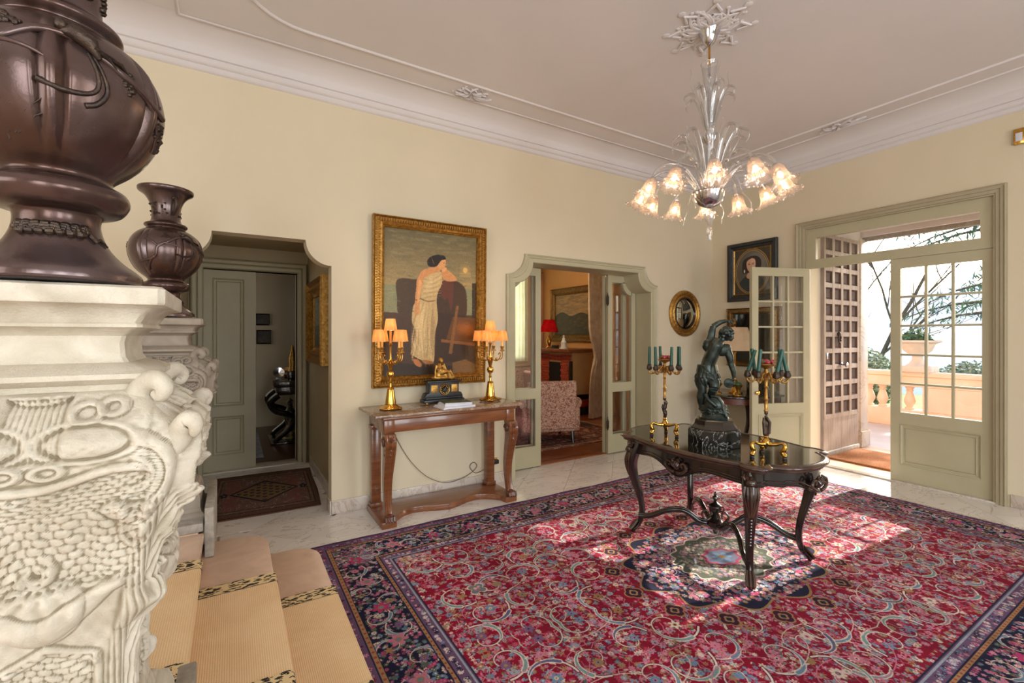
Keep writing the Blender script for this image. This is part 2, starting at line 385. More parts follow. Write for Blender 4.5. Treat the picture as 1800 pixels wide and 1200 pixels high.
for x, y, sx, sy, lab in ((-4.14, -.41, .30, .13, 'white plaster acanthus spray on the ceiling above the large painting'), (-.52, -1.85, .13, .30, 'white plaster acanthus spray on the ceiling above the garden door'),
                          (-.56, -.44, .26, .15, 'white plaster acanthus spray on the ceiling in the corner behind the chandelier')):
    o = spray(9, 1, int(x * 100)).build('ceiling_spray', 'ceiling_paint')
    o.data.transform(Matrix.Diagonal((sx * .8, sy, 1, 1))); o.location = (x, y, 3.79); tag(o, lab, 'plasterwork', 'acanthus sprays on the ceiling')
# skirting boards
def skirt(name, a, b, d, h=.115, t=.014, m='skirting_marble'):
    x0, x1 = sorted((a[0], b[0])); y0, y1 = sorted((a[1], b[1]))
    if d[0]: x0, x1 = (x0 - t, x0) if d[0] < 0 else (x0, x0 + t)
    if d[1]: y0, y1 = (y0 - t, y0) if d[1] < 0 else (y0, y0 + t)
    struct(MB().box((x0, y0, 0), (x1, y1, h)).build(name, m, bevel=.003))
skirt('baseboard_back', (nx1, 0), (-3.535, 0), (0, -1)); skirt('baseboard_back.001', (-1.195, 0), (0, 0), (0, -1))
skirt('baseboard_right', (0, -.0), (0, -1.175), (-1, 0)); skirt('baseboard_right.001', (0, -3.02), (0, -7.6), (-1, 0))
skirt('baseboard_passage', (-5.22, .16), (-5.22, 1.74), (-1, 0)); skirt('baseboard_jamb', (nx1, -.0), (nx1, .15), (-1, 0))
# passage behind the cut-cornered opening
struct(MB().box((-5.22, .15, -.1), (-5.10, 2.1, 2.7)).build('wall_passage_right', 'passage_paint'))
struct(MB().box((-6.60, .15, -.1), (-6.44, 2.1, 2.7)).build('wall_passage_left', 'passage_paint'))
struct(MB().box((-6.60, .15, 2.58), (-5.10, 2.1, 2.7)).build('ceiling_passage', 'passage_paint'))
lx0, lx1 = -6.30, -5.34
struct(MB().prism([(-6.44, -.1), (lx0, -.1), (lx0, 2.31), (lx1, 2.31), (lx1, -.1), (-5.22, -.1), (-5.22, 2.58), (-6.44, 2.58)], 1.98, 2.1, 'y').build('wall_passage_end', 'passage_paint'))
o, i = [(-6.42, 0), (-6.42, 2.43), (-5.235, 2.43), (-5.235, 0)], [(lx0, 0), (lx0, 2.31), (lx1, 2.31), (lx1, 0)]
struct(MB().loft(frame_loops(o, i, [(0, 0), (0, .05), (.12, .07), (.2, .055), (.45, .055), (.5, .04), (.62, .055), (.9, .055), (1, .04), (1, -.12)], lambda x, z, h: (x, 1.98 - h, z)), cu=False).build('trim_4', 'trim_paint'), 'grey-green casing round the passage door')
struct(MB().box((lx0, 1.9, 0), (lx1, 2.12, .012)).build('trim_5', 'skirting_marble', bevel=.003), 'marble sill of the passage door')
def panelled(root, x0, z0, x1, z1, y, t, panels, m, mp=None, sgn=-1):
    """a leaf in the x-z plane, face at y looking to sgn; frame with raised mouldings and recessed panels"""
    xs = sorted({x0, x1} | {p[0] for p in panels} | {p[2] for p in panels}); fr = MB()
    ps = sorted(panels, key=lambda p: p[1]); zc = z0; px0 = ps[0][0]; px1 = ps[0][2]
    fr.box((x0, y, z0), (px0, y + t, z1)); fr.box((px1, y, z0), (x1, y + t, z1))
    for p in ps: fr.box((px0, y, zc), (px1, y + t, p[1])); zc = p[3]
    fr.box((px0, y, zc), (px1, y + t, z1)); fr.build('leaf_frame', m, root, fixn=False)
    for p in panels:
        o = rect(*p); q = rect(p[0] + .045, p[1] + .045, p[2] - .045, p[3] - .045)
        mb = MB()
        for yy, sg in ((y, -1), (y + t, 1)):
            mb.loft(frame_loops(o, q, [(0, 0), (0, .006), (.12, .009), (.3, .003), (.42, -.010), (.7, -.012), (.85, -.004), (1, -.010), (1, -.014)], lambda x, z, h: (x, yy + sg * h, z)))
        mb.build('panel_moulding', m, root)
        MB().box((q[0][0] - .02, y + .014, q[0][1] - .02), (q[2][0] + .02, y + t - .014, q[2][1] + .02)).build('panel', mp or m, root)
door1 = thing('door_1', 'grey-green panelled door leaf, half open to the dark back room', 'door', (lx0, 1.99, .01)); struct(door1)
panelled(door1, .0, 0, .515, 2.29, 0, .04, [(.085, .17, .40, .62), (.085, .73, .40, 2.20)], 'trim_paint')
# double glazed folding door: casing, reveal, leaves
o_, i_ = opening(-3.53, -1.20, 2.445, .235), opening(dx0 + .004, dx1 - .004, dt - .004, dr)
o_[0] = (o_[0][0], 0); o_[-1] = (o_[-1][0], 0); i_[0] = (i_[0][0], 0); i_[-1] = (i_[-1][0], 0)
lo = frame_loops(o_, i_, [(0, 0), (0, .03), (.15, .042), (.28, .032), (.42, .032), (.48, .022), (.92, .022), (1, .012), (1, -.30)], lambda x, z, h: (x, -h, z))
struct(MB().loft(lo, cu=False).build('trim_6', 'door_cream'), 'cream casing and reveal of the folding glass door, concave upper corners')
struct(MB().box((dx0, .285, -.02), (dx1, .40, .012)).build('trim_7', 'parquet', bevel=.003), 'oak threshold of the folding door')
def glazed_leaf(name, label, loc, rz, w, h, panes, curve=None, side=None):
    """folding leaf: two panes, upper one with a concave outer top corner"""
    t = thing(name, label, 'door', loc, rz); struct(t)
    y0, y1 = 0, .04
    st, r0, r1, r2 = .075, .24, .80, .92
    top = h - .09
    cut = []
    fo = [(0, 0), (w, 0), (w, h), (0, h)]
    def hole(x0, z0, x1, z1, cr=0, sd=None):
        if not cr: return rect(x0, z0, x1, z1)
        if sd == 'r': return [(x0, z0), (x1, z0), (x1, z1 - cr)] + arc(x1, z1, cr, 270, 180, 6)[1:] + [(x0, z1)]
        return [(x0, z0), (x1, z0), (x1, z1)] + [(x0 + cr, z1)] + arc(x0, z1, cr, 0, -90, 6)[1:]
    fr = MB()
    fr.box((0, y0, 0), (st, y1, h)).box((w - st, y0, 0), (w, y1, h)).box((st, y0, 0), (w - st, y1, r0)).box((st, y0, r1), (w - st, y1, r2)).box((st, y0, top), (w - st, y1, h))
    if side == 'r': fr.prism([(w - st, top + .01), (w - st - .17, top + .01)] + arc(w - st, top, .16, 180, 270, 6) + [(w - st + .01, top - .16)], y0, y1, 'y')
    if side == 'l': fr.prism([(st, top + .01), (st + .17, top + .01)] + arc(st, top, .16, 0, -90, 6) + [(st - .01, top - .16)], y0, y1, 'y')
    fr.build('leaf_frame', 'door_cream', t, fixn=True)
    for z0, z1 in ((r0, r1), (r2, top)):
        MB().box((st, .018, z0), (w - st, .022, z1)).build('pane', 'pane_glass', t)
        b = MB()
        for yy, s in ((y0, -1), (y1, 1)): b.loft(frame_loops(rect(st - .012, z0 - .012, w - st + .012, z1 + .012), rect(st + .006, z0 + .006, w - st - .006, z1 - .006), [(0, 0), (.3, .006), (.7, .004), (1, -.012)], lambda x, z, hh: (x, yy + s * hh, z)))
        if z0 == r0: b.build('glazing_bead', 'door_cream', t)
    return t
glazed_leaf('door_2', 'left outer leaf of the folding glass door, beside the console table', (-3.40, .245, .012), 0, .50, 2.33, 2, side='l')
d3 = glazed_leaf('door_3', 'right outer leaf of the folding glass door, behind the near candelabrum', (-1.83, .245, .012), 0, .50, 2.33, 2, side='r')
for z in (.33, 1.95):
    MB().box((-.03, -.006, z), (.012, .0, z + .10)).lathe([(.007, z - .02), (.010, z - .015), (.010, z + .115), (.004, z + .13), (.007, z + .14), (.002, z + .155)], 10, (-.014, -.008, 0)).build('hinge', 'bronze_dark', d3)
d4 = glazed_leaf('door_4', 'inner leaf of the folding glass door folded back into the salon on the right', (-1.84, .30, .012), R(9), .48, 2.33, 2)
d5 = glazed_leaf('door_5', 'inner leaf of the folding glass door folded back into the salon on the left', (-2.90, .345, .012), R(172), .48, 2.33, 2)
# garden door: casing, fixed frame, transom, two leaves
o_, i_ = [(-3.0, 0), (-3.0, 2.94), (-1.18, 2.94), (-1.18, 0)], [(-2.91, 0), (-2.91, 2.85), (-1.29, 2.85), (-1.29, 0)]
lo = frame_loops(o_, i_, [(0, 0), (0, .03), (.12, .048), (.25, .036), (.45, .036), (.5, .024), (.8, .024), (.85, .012), (1, .012), (1, -.1)], lambda y, z, h: (-h, y, z))
struct(MB().loft(lo, cu=False).build('trim_8', 'trim_paint'), 'olive-grey casing round the garden door')
w1 = thing('window_1', 'wide glass transom above the garden door', 'window', (.02, 0, 0)); struct(w1)
fr = MB()
for a, b, c, d in ((-2.91, 2.37, -1.29, 2.475), (-2.91, 2.735, -1.29, 2.86), (-2.91, 2.475, -2.815, 2.735), (-1.385, 2.475, -1.29, 2.735)): fr.box((0, a, b), (.05, c, d))
fr.build('window_frame', 'door_cream', w1, fixn=False)
MB().box((.024, -2.82, 2.47), (.028, -1.38, 2.74)).build('pane', 'pane_glass', w1)
def french_leaf(name, label, loc, rz, w=.79, h=2.352):
    t = thing(name, label, 'door', loc, rz); struct(t)
    t0 = .045; x0, x1, zb, zt = .085, w - .085, .725, h - .10; fr = MB()
    fr.box((0, 0, 0), (x0, t0, h)).box((x1, 0, 0), (w, t0, h)).box((x0, 0, 0), (x1, t0, .17)).box((x0, 0, .60), (x1, t0, zb)).box((x0, 0, zt), (x1, t0, h))
    fr.build('leaf_frame', 'door_cream', t, fixn=False)
    o = rect(x0, .17, x1, .60); q = rect(x0 + .04, .21, x1 - .04, .56); mb = MB()
    for yy, s in ((0, -1), (t0, 1)): mb.loft(frame_loops(o, q, [(0, 0), (.1, .008), (.35, .002), (.5, -.010), (.85, -.010), (1, -.004), (1, -.014)], lambda x, z, hh: (x, yy + s * hh, z)))
    mb.box((x0 + .03, .014, .2), (x1 - .03, t0 - .014, .57)); mb.build('panel', 'door_cream', t)
    cw = (x1 - x0) / 3; rh = (zt - zb) / 5
    for i in (1, 2): MB().box((x0 + cw * i - .011, .004, zb), (x0 + cw * i + .011, t0 - .004, zt)).build('glazing_bar', 'door_cream', t, bevel=.004)
    for j in range(1, 5): MB().box((x0, .006, zb + rh * j - .011), (x1, t0 - .006, zb + rh * j + .011)).build('glazing_bar', 'door_cream', t, bevel=.004)
    pm = MB().box((-.5, 0, -.5), (.5, .003, .5)).mesh('pane', 'pane_glass')
    for i in range(3):
        for j in range(5): linkobj('pane', pm, t, (x0 + cw * (i + .5), t0 / 2, zb + rh * (j + .5)), None, (cw, 1, rh))
    return t
d6 = french_leaf('door_6', 'closed cream leaf of the garden door, fifteen panes over a panel', (.075, -2.91, .015), R(90))
d7 = french_leaf('door_7', 'open cream leaf of the garden door, swung in before the portrait', (.0, -1.29, .015), R(159.3))
MB().lathe([(.0, 0), (.012, .002), (.012, .02), (.022, .028), (.024, .04), (.0, .052)], 14, (0, 0, 0)).build('knob', 'brass', d7).location = (.74, .045, .86)
for ob in d7.children:
    if ob.name.startswith('knob'): ob.rotation_euler = (R(-90), 0, 0)
for z in (.28, 1.2, 2.1): MB().box((.002, -.02, z), (.03, -.012, z + .11)).lathe([(.008, z), (.008, z + .12), (.003, z + .13)], 8, (.0, -.016, 0)).build('hinge', 'chrome', d6).location = (.0, .0, 0)
MB().box((-.02, -.03, 0), (.06, 1.66, .014)).build('trim_9', 'skirting_marble', bevel=.003).location = (0, -2.93, 0); struct(bpy.data.objects['trim_9'], 'marble threshold of the garden door')
# the porch beyond the door, deep side walls and a low soffit
struct(MB().box((.36, -1.27, -.1), (1.62, -.9, 3.5)).build('wall_porch_left', 'ceiling_paint'))
struct(MB().box((.36, -3.4, -.1), (1.62, -3.12, 3.5)).build('wall_porch_right', 'ceiling_paint'))
struct(MB().box((.36, -3.2, 3.0), (1.5, -1.2, 3.2)).box((1.5, -3.4, 2.93), (1.64, -.9, 3.5)).build('ceiling_porch', 'ceiling_paint'))
struct(MB().box((.0, -3.2, -.1), (1.64, -1.2, -.004)).build('floor_porch', 'step_marble'))
struct(MB().box((1.44, -1.30, 0), (1.66, -1.10, 2.9)).box((1.42, -1.32, 0), (1.68, -1.10, .22)).build('trim_10', 'skirting_marble', bevel=.006), 'pale stone jamb of the porch')
struct(MB().box((1.56, -3.2, 2.875), (1.63, -1.2, 2.94)).build('trim_11', 'grey_stone', bevel=.004), 'blue-grey blind rail under the porch soffit')
# back room beyond the passage
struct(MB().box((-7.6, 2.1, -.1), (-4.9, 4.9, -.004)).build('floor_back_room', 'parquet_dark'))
struct(MB().box((-7.6, 4.7, -.1), (-4.9, 4.9, 3.2)).build('wall_back_room_end', 'wall_paint'))
struct(MB().box((-5.0, 2.1, -.1), (-4.9, 4.9, 3.2)).build('wall_back_room_right', 'wall_paint'))
struct(MB().box((-7.7, 2.1, -.1), (-7.6, 4.9, 3.2)).build('wall_back_room_left', 'wall_paint'))
struct(MB().box((-7.6, 2.1, 3.1), (-4.9, 4.9, 3.2)).build('ceiling_back_room', 'ceiling_paint'))
struct(MB().box((-7.7, 2.1, 0), (-6.44, 2.2, 3.2)).box((-5.34, 2.1, 0), (-4.9, 2.2, 3.2)).box((-6.44, 2.1, 2.5), (-5.34, 2.2, 3.2)).build('wall_back_room_front', 'wall_paint'))
# salon beyond the folding door
mat('salon_paint', (214, 168, 112), (206, 158, 102), rough=.85, sc=1)
struct(MB().box((-4.9, .40, -.1), (.5, 5.1, -.004)).build('floor_salon', 'parquet'))
fs = bpy.data.objects['floor_salon']; pk = MB().box((-.035, -.21, -.004), (.035, .21, 0)).mesh('plank', 'parquet')
for i in range(30):
    for j in range(2): linkobj('plank', pk, fs, (-3.35 + i * .0725, .545 + j * .425 - .0, 0))
struct(MB().box((.36, .15, -.1), (.5, 5.1, 3.3)).build('wall_salon_right', 'salon_paint'))
struct(MB().box((-5.0, .4, -.1), (-4.85, 5.1, 3.3)).build('wall_salon_left', 'salon_paint'))
struct(MB().box((-4.9, 4.95, -.1), (-.98, 5.1, 3.3)).box((-.08, 4.95, -.1), (.5, 5.1, 3.3)).box((-.98, 4.95, -.1), (-.08, 5.1, 1.0)).box((-.98, 4.95, 3.0), (-.08, 5.1, 3.3)).build('wall_salon_end', 'salon_paint'))
struct(MB().box((-4.9, .3, 3.2), (.5, 5.1, 3.3)).build('ceiling_salon', 'ceiling_paint'))
w2 = thing('window_2', 'bright salon window behind the sheer curtain', 'window', (-.53, 5.0, 1.0)); struct(w2)
fr = MB()
for a, b, c, d in ((-.45, 0, -.38, 2), (.38, 0, .45, 2), (-.38, 0, .38, .07), (-.38, 1.93, .38, 2), (-.03, .07, .03, 1.93)): fr.box((a, 0, b), (c, .05, d))
fr.build('window_frame', 'door_cream', w2, fixn=False); MB().box((-.38, .02, .07), (.38, .024, 1.93)).build('pane', 'pane_glass', w2)
# ================================================================ STAIR, PEDESTALS, VASES
def leopard():
    m, nt, b = newmat('leopard_band'); v = coord(nt, (1, 1, 1))
    n = noise(nt, v, 40, 3, 1.0); vo = nt.nodes.new('ShaderNodeTexVoronoi'); vo.inputs['Scale'].default_value = 58
    mp = nt.nodes.new('ShaderNodeMapping'); mp.inputs['Scale'].default_value = (.5, 1.4, 1); nt.links.new(v, mp.inputs[0])
    nt.links.new(mp.outputs[0], vo.inputs['Vector'])
    ma = nt.nodes.new('ShaderNodeMath'); ma.operation = 'ADD'; nt.links.new(vo.outputs[0], ma.inputs[0]); nt.links.new(n, ma.inputs[1])
    nt.links.new(ramp(nt, ma.outputs[0], [(.90, srgb((36, 30, 22))), (.95, srgb((66, 52, 34))), (.98, srgb((206, 178, 128))), (1, srgb((222, 196, 146)))]), b.inputs['Base Color'])
    b.inputs['Roughness'].default_value = .9
leopard()
def sisal():
    m, nt, b = newmat('sisal'); v = coord(nt)
    w = nt.nodes.new('ShaderNodeTexWave'); w.bands_direction = 'X'; w.inputs['Scale'].default_value = 40; w.inputs['Distortion'].default_value = 1.2; w.inputs['Detail Scale'].default_value = 4
    w2 = nt.nodes.new('ShaderNodeTexWave'); w2.bands_direction = 'Y'; w2.inputs['Scale'].default_value = 48; w2.inputs['Distortion'].default_value = 2
    nt.links.new(v, w.inputs[0]); nt.links.new(v, w2.inputs[0])
    ma = nt.nodes.new('ShaderNodeMath'); ma.operation = 'MULTIPLY_ADD'; ma.inputs[1].default_value = .55; nt.links.new(w.outputs[1], ma.inputs[0]); nt.links.new(w2.outputs[1], ma.inputs[2])
    n = noise(nt, v, 5, 4); m2 = nt.nodes.new('ShaderNodeMath'); m2.operation = 'ADD'; nt.links.new(ma.outputs[0], m2.inputs[0]); nt.links.new(n, m2.inputs[1])
    m3 = nt.nodes.new('ShaderNodeMath'); m3.operation = 'MULTIPLY'; m3.inputs[1].default_value = .4; nt.links.new(m2.outputs[0], m3.inputs[0])
    nt.links.new(ramp(nt, m3.outputs[0], [(.2, srgb((220, 174, 122))), (.9, srgb((255, 228, 182)))]), b.inputs['Base Color'])
    b.inputs['Roughness'].default_value = .9; bump(nt, b, ma.outputs[0], .5, .003)
sisal()
steps = []
SX = [(-5.535, .15, 1), (-5.83, .30, 2), (-6.152, .45, 3)]     # nosing x, tread height
for k, (nx, z, n) in enumerate(SX):
    st = thing('marble_step', ('lowest', 'middle', 'top')[k] + ' pink marble stair step under the sisal runner' + (', rounded end, against the large rug', ', rounded end, between the other two steps', ', between the two stone pedestals')[k], 'step', (nx, 0, 0), 0, 'marble steps with sisal runner')
    yend, ynear = (-.89, -3.6) if k < 2 else (-1.125, -2.52)
    back = (SX[k + 1][0] if k < 2 else -6.9) - nx - .026
    def outline(g, back=back, yend=yend, ynear=ynear, k=k):
        if k == 2: return [(back, ynear), (g, ynear), (g, yend), (back, yend)]
        r = .16 + g
        return [(back, ynear - g)] + arc(g - r, ynear - g + r, r, -90, 0, 8) + arc(g - r, yend + g - r, r, 0, 90, 8) + [(back, yend + g)]
    MB().prism(outline(-.025), 0, z - .03).build('riser', 'step_marble', st)
    MB().prism(outline(0), z - .03, z).build('tread', 'step_marble', st, bevel=.009, bseg=3)
    # runner: tread part rolling over the nosing and down the riser
    y0, y1 = (-2.42, -1.50); bw = .098; bb = back + .004 if k < 2 else -.745
    def run(ya, yb, t):
        pr = [(bb, z + t), (-.012, z + t)] + [( .004 + (t + .006) * math.sin(R(a)) - .006, z - .012 + (t + .012) * math.cos(R(a))) for a in (20, 45, 70, 90)] + [(t + .001, z - .035), (-.018, z - .045), (-.022, z - .145)]
        inn = [(x - .004 if i > 1 else x, zz - .004 if i < 4 else zz) for i, (x, zz) in enumerate(pr)]
        return MB().loft([[(x, ya, zz) for x, zz in pr], [(x, yb, zz) for x, zz in pr]], cu=False)
    run(y0 + bw, y1 - bw, .007).build('runner', 'sisal', st, angle=80)
    run(y1 - bw, y1, .009).build('leopard_border', 'leopard_band', st, angle=80); run(y0, y0 + bw, .009).build('leopard_border', 'leopard_band', st, angle=80)
    if k < 2: MB().box((back - .01, -1.125, z), (back + .05, -.9, z + .001)).build('filler', 'step_marble', st) if False else None
# landing behind the top step
struct(MB().box((-9.5, -7.6, -.006), (-6.95, 0, .45)).box((-6.95, -1.12, -.006), (-6.18, -.50, .45)).box((-6.95, -.50, -.006), (-6.62, 0, .45)).box((-6.95, -7.6, -.006), (-6.18, -2.525, .45)).build('floor_landing', 'step_marble'))

# ---- carved stone pedestal
def half(z):
    return float(np.interp(z, PZ, PH))
PZ = [0, .02, .06, .075, .10, .16, .20, .215, .24, .30, .36, .42, .47, .51, .545, .58, .63, .68, .72, .76, .80, .85, .90, .93, .955, .972, .985, .990]
PH = [.20, .205, .205, .185, .178, .176, .165, .145, .132, .126, .124, .126, .134, .146, .158, .166, .176, .188, .200, .216, .230, .240, .236, .218, .192, .166, .150, .144]
def relief(s, z):
    """height of the carving on one face; s across (m from centre), z up from the foot of the body, numpy arrays"""
    z0 = z; z = np.interp(z, [0, .25, .48, .53, .585, .63, .76, .82, .896, .985, 1], [0, .20, .40, .435, .468, .525, .62, .715, .845, .962, .98])
    a = np.abs(s); h = np.zeros_like(s)
    def ss(x, w=.006): return 1 / (1 + np.exp(-np.clip(x / w * 4, -40, 40)))
    def band(d, w, ht): return ht * np.sqrt(np.clip(1 - (d / w) ** 2, 0, 1))
    # fish-scale field
    s_in = s; s = s_in + .004 * np.sin(23 * z + 31 * s_in) + .003 * np.sin(57 * z - 40 * s_in); zq = z; z = zq + .005 * np.sin(29 * s_in + 19 * zq) + .003 * np.sin(71 * s_in)
    c = .021; row = np.floor(z / (c * .62)); ph = (row % 2) * .5; u = (s / c + ph) % 1 - .5; v = (z / (c * .62)) % 1
    wob = .15 * np.sin(31 * s + 17 * z)
    sc = .0092 * np.clip(1 - (np.abs(u) * 1.7) ** 2 - (v - .45 + wob) ** 2 * 1.7, 0, 1) ** .6
    sc = sc * (.75 + .4 * np.sin(row * 12.9 + np.floor(s / c + ph) * 78.2)); s = s_in; z = zq
    low = (.255 * 1 + 0 * s); top = .735 - .03 * np.cos(a * 22) - .12 * a
    fld = ss(z - .50) * ss(top - z, .008) * ss(.178 - .15 * (.72 - z) - a, .006)
    fld2 = ss(z - .235) * ss(.40 - .35 * a - z) * ss(.070 - a)
    h += sc * np.clip(fld + fld2, 0, 1)
    h -= .014 * fld + .010 * fld2
    # big swag edge above the scales, with a curl at its middle
    edge = .735 - .03 * np.cos(a * 22) - .10 * a
    h += band(np.abs(z - edge - .012), .018, .014) * ss(.165 - a)
    h += .006 * ss(z - edge) * ss(.17 - a)
    # side C-scroll with ribbed inner band
    cx, cz = .142, .735
    r = np.hypot((a - cx) * 1.05, (z - cz) * .62); ang = np.arctan2(z - cz, a - cx)
    m = ss(1.6 - np.abs(ang + .15), .2)
    h += band(np.abs(r - .074), .013, .020) * m
    ribs = .5 + .5 * np.cos((z + .3 * a) * 2 * np.pi / .0105)
    h += (.005 + .0035 * ribs) * ss(.066 - r) * ss(r - .036) * m
    h += band(np.abs(r - .034), .008, .010) * m
    for (px, pz, pr, ht) in ((.118, .628, .024, .022), (.172, .628, .016, .014), (.150, .585, .034, .018)):
        d = np.hypot(a - px, z - pz); h += ht * np.clip(1 - (d / pr) ** 2, 0, 1) ** .5
    d = np.hypot(a - .150, z - .585); h -= band(np.abs(d - .020), .006, .008)
    # oval cabochons
    d = np.hypot((a - .078) / .052, (z - .845) / .036); h += .012 * np.clip(1.15 - d ** 2, 0, 1) ** .6 - .006 * np.exp(-((d - 1.22) / .10) ** 2) + .006 * np.exp(-((d - 1.5) / .12) ** 2)
    # pleated drape in the upper middle, small shell on top of it
    pl = .5 + .5 * np.cos(s * 2 * np.pi / .0085)
    dr = ss(.044 - a) * ss(z - .80) * ss(.955 - z); h += dr * (-.016 + .003 * pl)
    d = np.hypot(a / .046, (z - .962) / .026); fan = .5 + .5 * np.cos(np.arctan2(s, z - .995) * 16); h += (.024 + .006 * fan) * np.clip(1 - d ** 2, 0, 1) ** .5
    # small curls beside the drape, curl in the swag
    for (px, pz, rr) in ((.074, .918, .022), (.028, .772, .020), (.112, .930, .018)):
        d = np.hypot(a - px, z - pz); h += band(np.abs(d - rr), .007, .011)
    # lower shell and its frame
    d = np.hypot(a / .066, (z - .468) / .058); fan = .5 + .5 * np.cos(np.arctan2(s, z - .54) * 15); h += (.020 + .006 * fan) * np.clip(1 - d ** 2, 0, 1) ** .5
    d = np.hypot(s + .004, (z - .540) * 1.3); h += band(np.abs(d - .020), .011, .022) * ss(.545 - z + .3 * s)
    fr = .435 + 1.1 * a ** 1.35; h += band(np.abs(z - fr), .020, .018) * ss(.125 - a)
    # corner posts: fluted legs with scroll feet
    post = ss(a - .74 * PHn(z0)); h += post * (.007 + .0025 * np.cos(a * 2 * np.pi / .012)) * ss(.66 - z) * ss(z - .23)
    d = np.abs(z - .440); h += post * band(d, .030, .016) * 1.0
    h += post * band(np.abs(z - .255), .02, .012)
    # lower frame lines
    h += band(np.abs(z - (.40 - .42 * a)), .012, .013) * ss(.078 - a) + band(np.abs(a - .074), .009, .010) * ss(.37 - z) * ss(z - .24)
    # weathering, long streaks
    h += .0012 * np.sin(90 * s + 40 * z) * np.sin(70 * z - 33 * s) + .0008 * np.sin(220 * s) * np.sin(190 * z)
    return h
def PHn(z): return np.interp(z, PZ, PH)
def pedestal_body():
    NC, NR = 168, 400
    zs = np.linspace(.0, .990, NR); t = np.linspace(-1, 1, NC, endpoint=False)
    ring = []
    T, Z = np.meshgrid(t, zs); H = PHn(Z)
    # rounded-square section: corner knocked back, and pulled out into volutes at the shoulder
    cz = np.exp(-((Z - .905) / .03) ** 2); ear = np.exp(-((Z - .972) / .014) ** 2); foot = np.exp(-((Z - .545) / .03) ** 2)
    sq = np.clip((Z - .22) / .03, 0, 1)
    knock = sq * (.16 * np.clip((np.abs(T) - .78) / .22, 0, 1) ** 2)
    pull = .10 * cz * np.clip((np.abs(T) - .80) / .20, 0, 1) ** 1.2 + .10 * ear * np.clip((np.abs(T) - .72) / .28, 0, 1) ** 1.3 + .12 * foot * np.clip((np.abs(T) - .7) / .3, 0, 1)
    s = T * H * (1 - knock * .5 + pull); out = H * (1 - knock + pull)
    rel = relief(T * H, Z) * np.clip((Z - .215) / .01, 0, 1) * np.clip((.988 - Z) / .004, 0, 1)
    out = out + rel
    V = np.zeros((NR, 4, NC, 3))
    for f in range(4):
        c, sn = round(math.cos(PI / 2 * f)), round(math.sin(PI / 2 * f))
        x, y = s, -out
        V[:, f, :, 0] = c * x - sn * y; V[:, f, :, 1] = sn * x + c * y; V[:, f, :, 2] = Z
    V = V.reshape(NR, 4 * NC, 3); n = 4 * NC
    i = np.arange(NR - 1)[:, None] * n; j = np.arange(n)[None]; j2 = (j + 1) % n
    F = np.stack([i + j, i + j2, i + n + j2, i + n + j], -1).reshape(-1, 4)
    me = bpy.data.meshes.new('carved_body'); me.from_pydata(V.reshape(-1, 3).tolist(), [], F.tolist()); me.shade_smooth()
    return me
body = pedestal_body()
def sqloft(prof, m, name, parent, bevel=0):
    def sqr(h): 
        c = h * .06; return [(-h, -h + c), (-h + c, -h), (h - c, -h), (h, -h + c), (h, h - c), (h - c, h), (-h + c, h), (-h, h - c)]
    return MB().loft([[(x, y, z) for x, y in sqr(h)] for h, z in prof], caps=True).build(name, m, parent, angle=30)
capp = [(.146, .986), (.150, 1.0), (.158, 1.003), (.170, 1.012), (.170, 1.022), (.160, 1.030), (.148, 1.036), (.124, 1.044), (.117, 1.055), (.114, 1.085), (.118, 1.100), (.132, 1.112), (.150, 1.118), (.150, 1.124), (.146, 1.128), (.150, 1.134), (.158, 1.150), (.172, 1.160), (.190, 1.164), (.192, 1.168), (.192, 1.197), (.186, 1.202), (.12, 1.206)]
basep = [(.24, 0), (.24, .20), (.235, .205), (.228, .215), (.22, .235), (.205, .25), (.2, .262)]
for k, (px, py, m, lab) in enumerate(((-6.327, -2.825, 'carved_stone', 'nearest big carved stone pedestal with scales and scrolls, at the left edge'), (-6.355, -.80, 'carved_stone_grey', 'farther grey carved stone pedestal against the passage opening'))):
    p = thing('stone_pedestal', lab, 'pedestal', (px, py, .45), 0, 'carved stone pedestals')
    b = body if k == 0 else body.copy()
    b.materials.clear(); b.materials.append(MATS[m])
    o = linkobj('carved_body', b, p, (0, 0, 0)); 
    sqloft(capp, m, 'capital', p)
    for f in range(4):                 # curled ears under the neck and hooked lugs on the shoulders
        a = R(45 + 90 * f); cc = lambda r, z, b=0: (r * math.cos(a + b), r * math.sin(a + b), z)
        e = MB().tube(spline([cc(.20, .90), cc(.225, .94), cc(.205, .972), cc(.222, 1.0), cc(.252, 1.008), cc(.272, .992), cc(.262, .974), cc(.246, .982)], 4), [.018, .022, .024, .026, .027, .027, .026, .025, .025, .025, .024, .024, .023, .023, .022, .022, .021, .020, .019, .018, .017, .016, .015, .014, .012, .012, .011, .010, .009], 10)
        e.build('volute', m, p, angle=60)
        e = MB().tube(spline([cc(.285, .85), cc(.308, .885), cc(.318, .912), cc(.338, .930), cc(.352, .918), cc(.346, .896)], 3), [.010, .015, .019, .022, .023, .023, .023, .022, .021, .020, .018, .016, .014, .012, .010, .006], 10)
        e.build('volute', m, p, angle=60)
    MB().box((-.245, -.295 if k == 0 else -.31, 0), (.17 if k == 0 else .198, .28, .05)).build('plinth', 'grey_stone', p, bevel=.008)
    kx = .176 if k == 0 else .204
    kb = MB().box((kx, -.31, -.149), (kx + .045, .28, .13))
    if k: kb.box((kx, -.08, -.449), (kx + .045, .28, -.149))
    kb.build('kerb', 'grey_stone', p, bevel=.005)

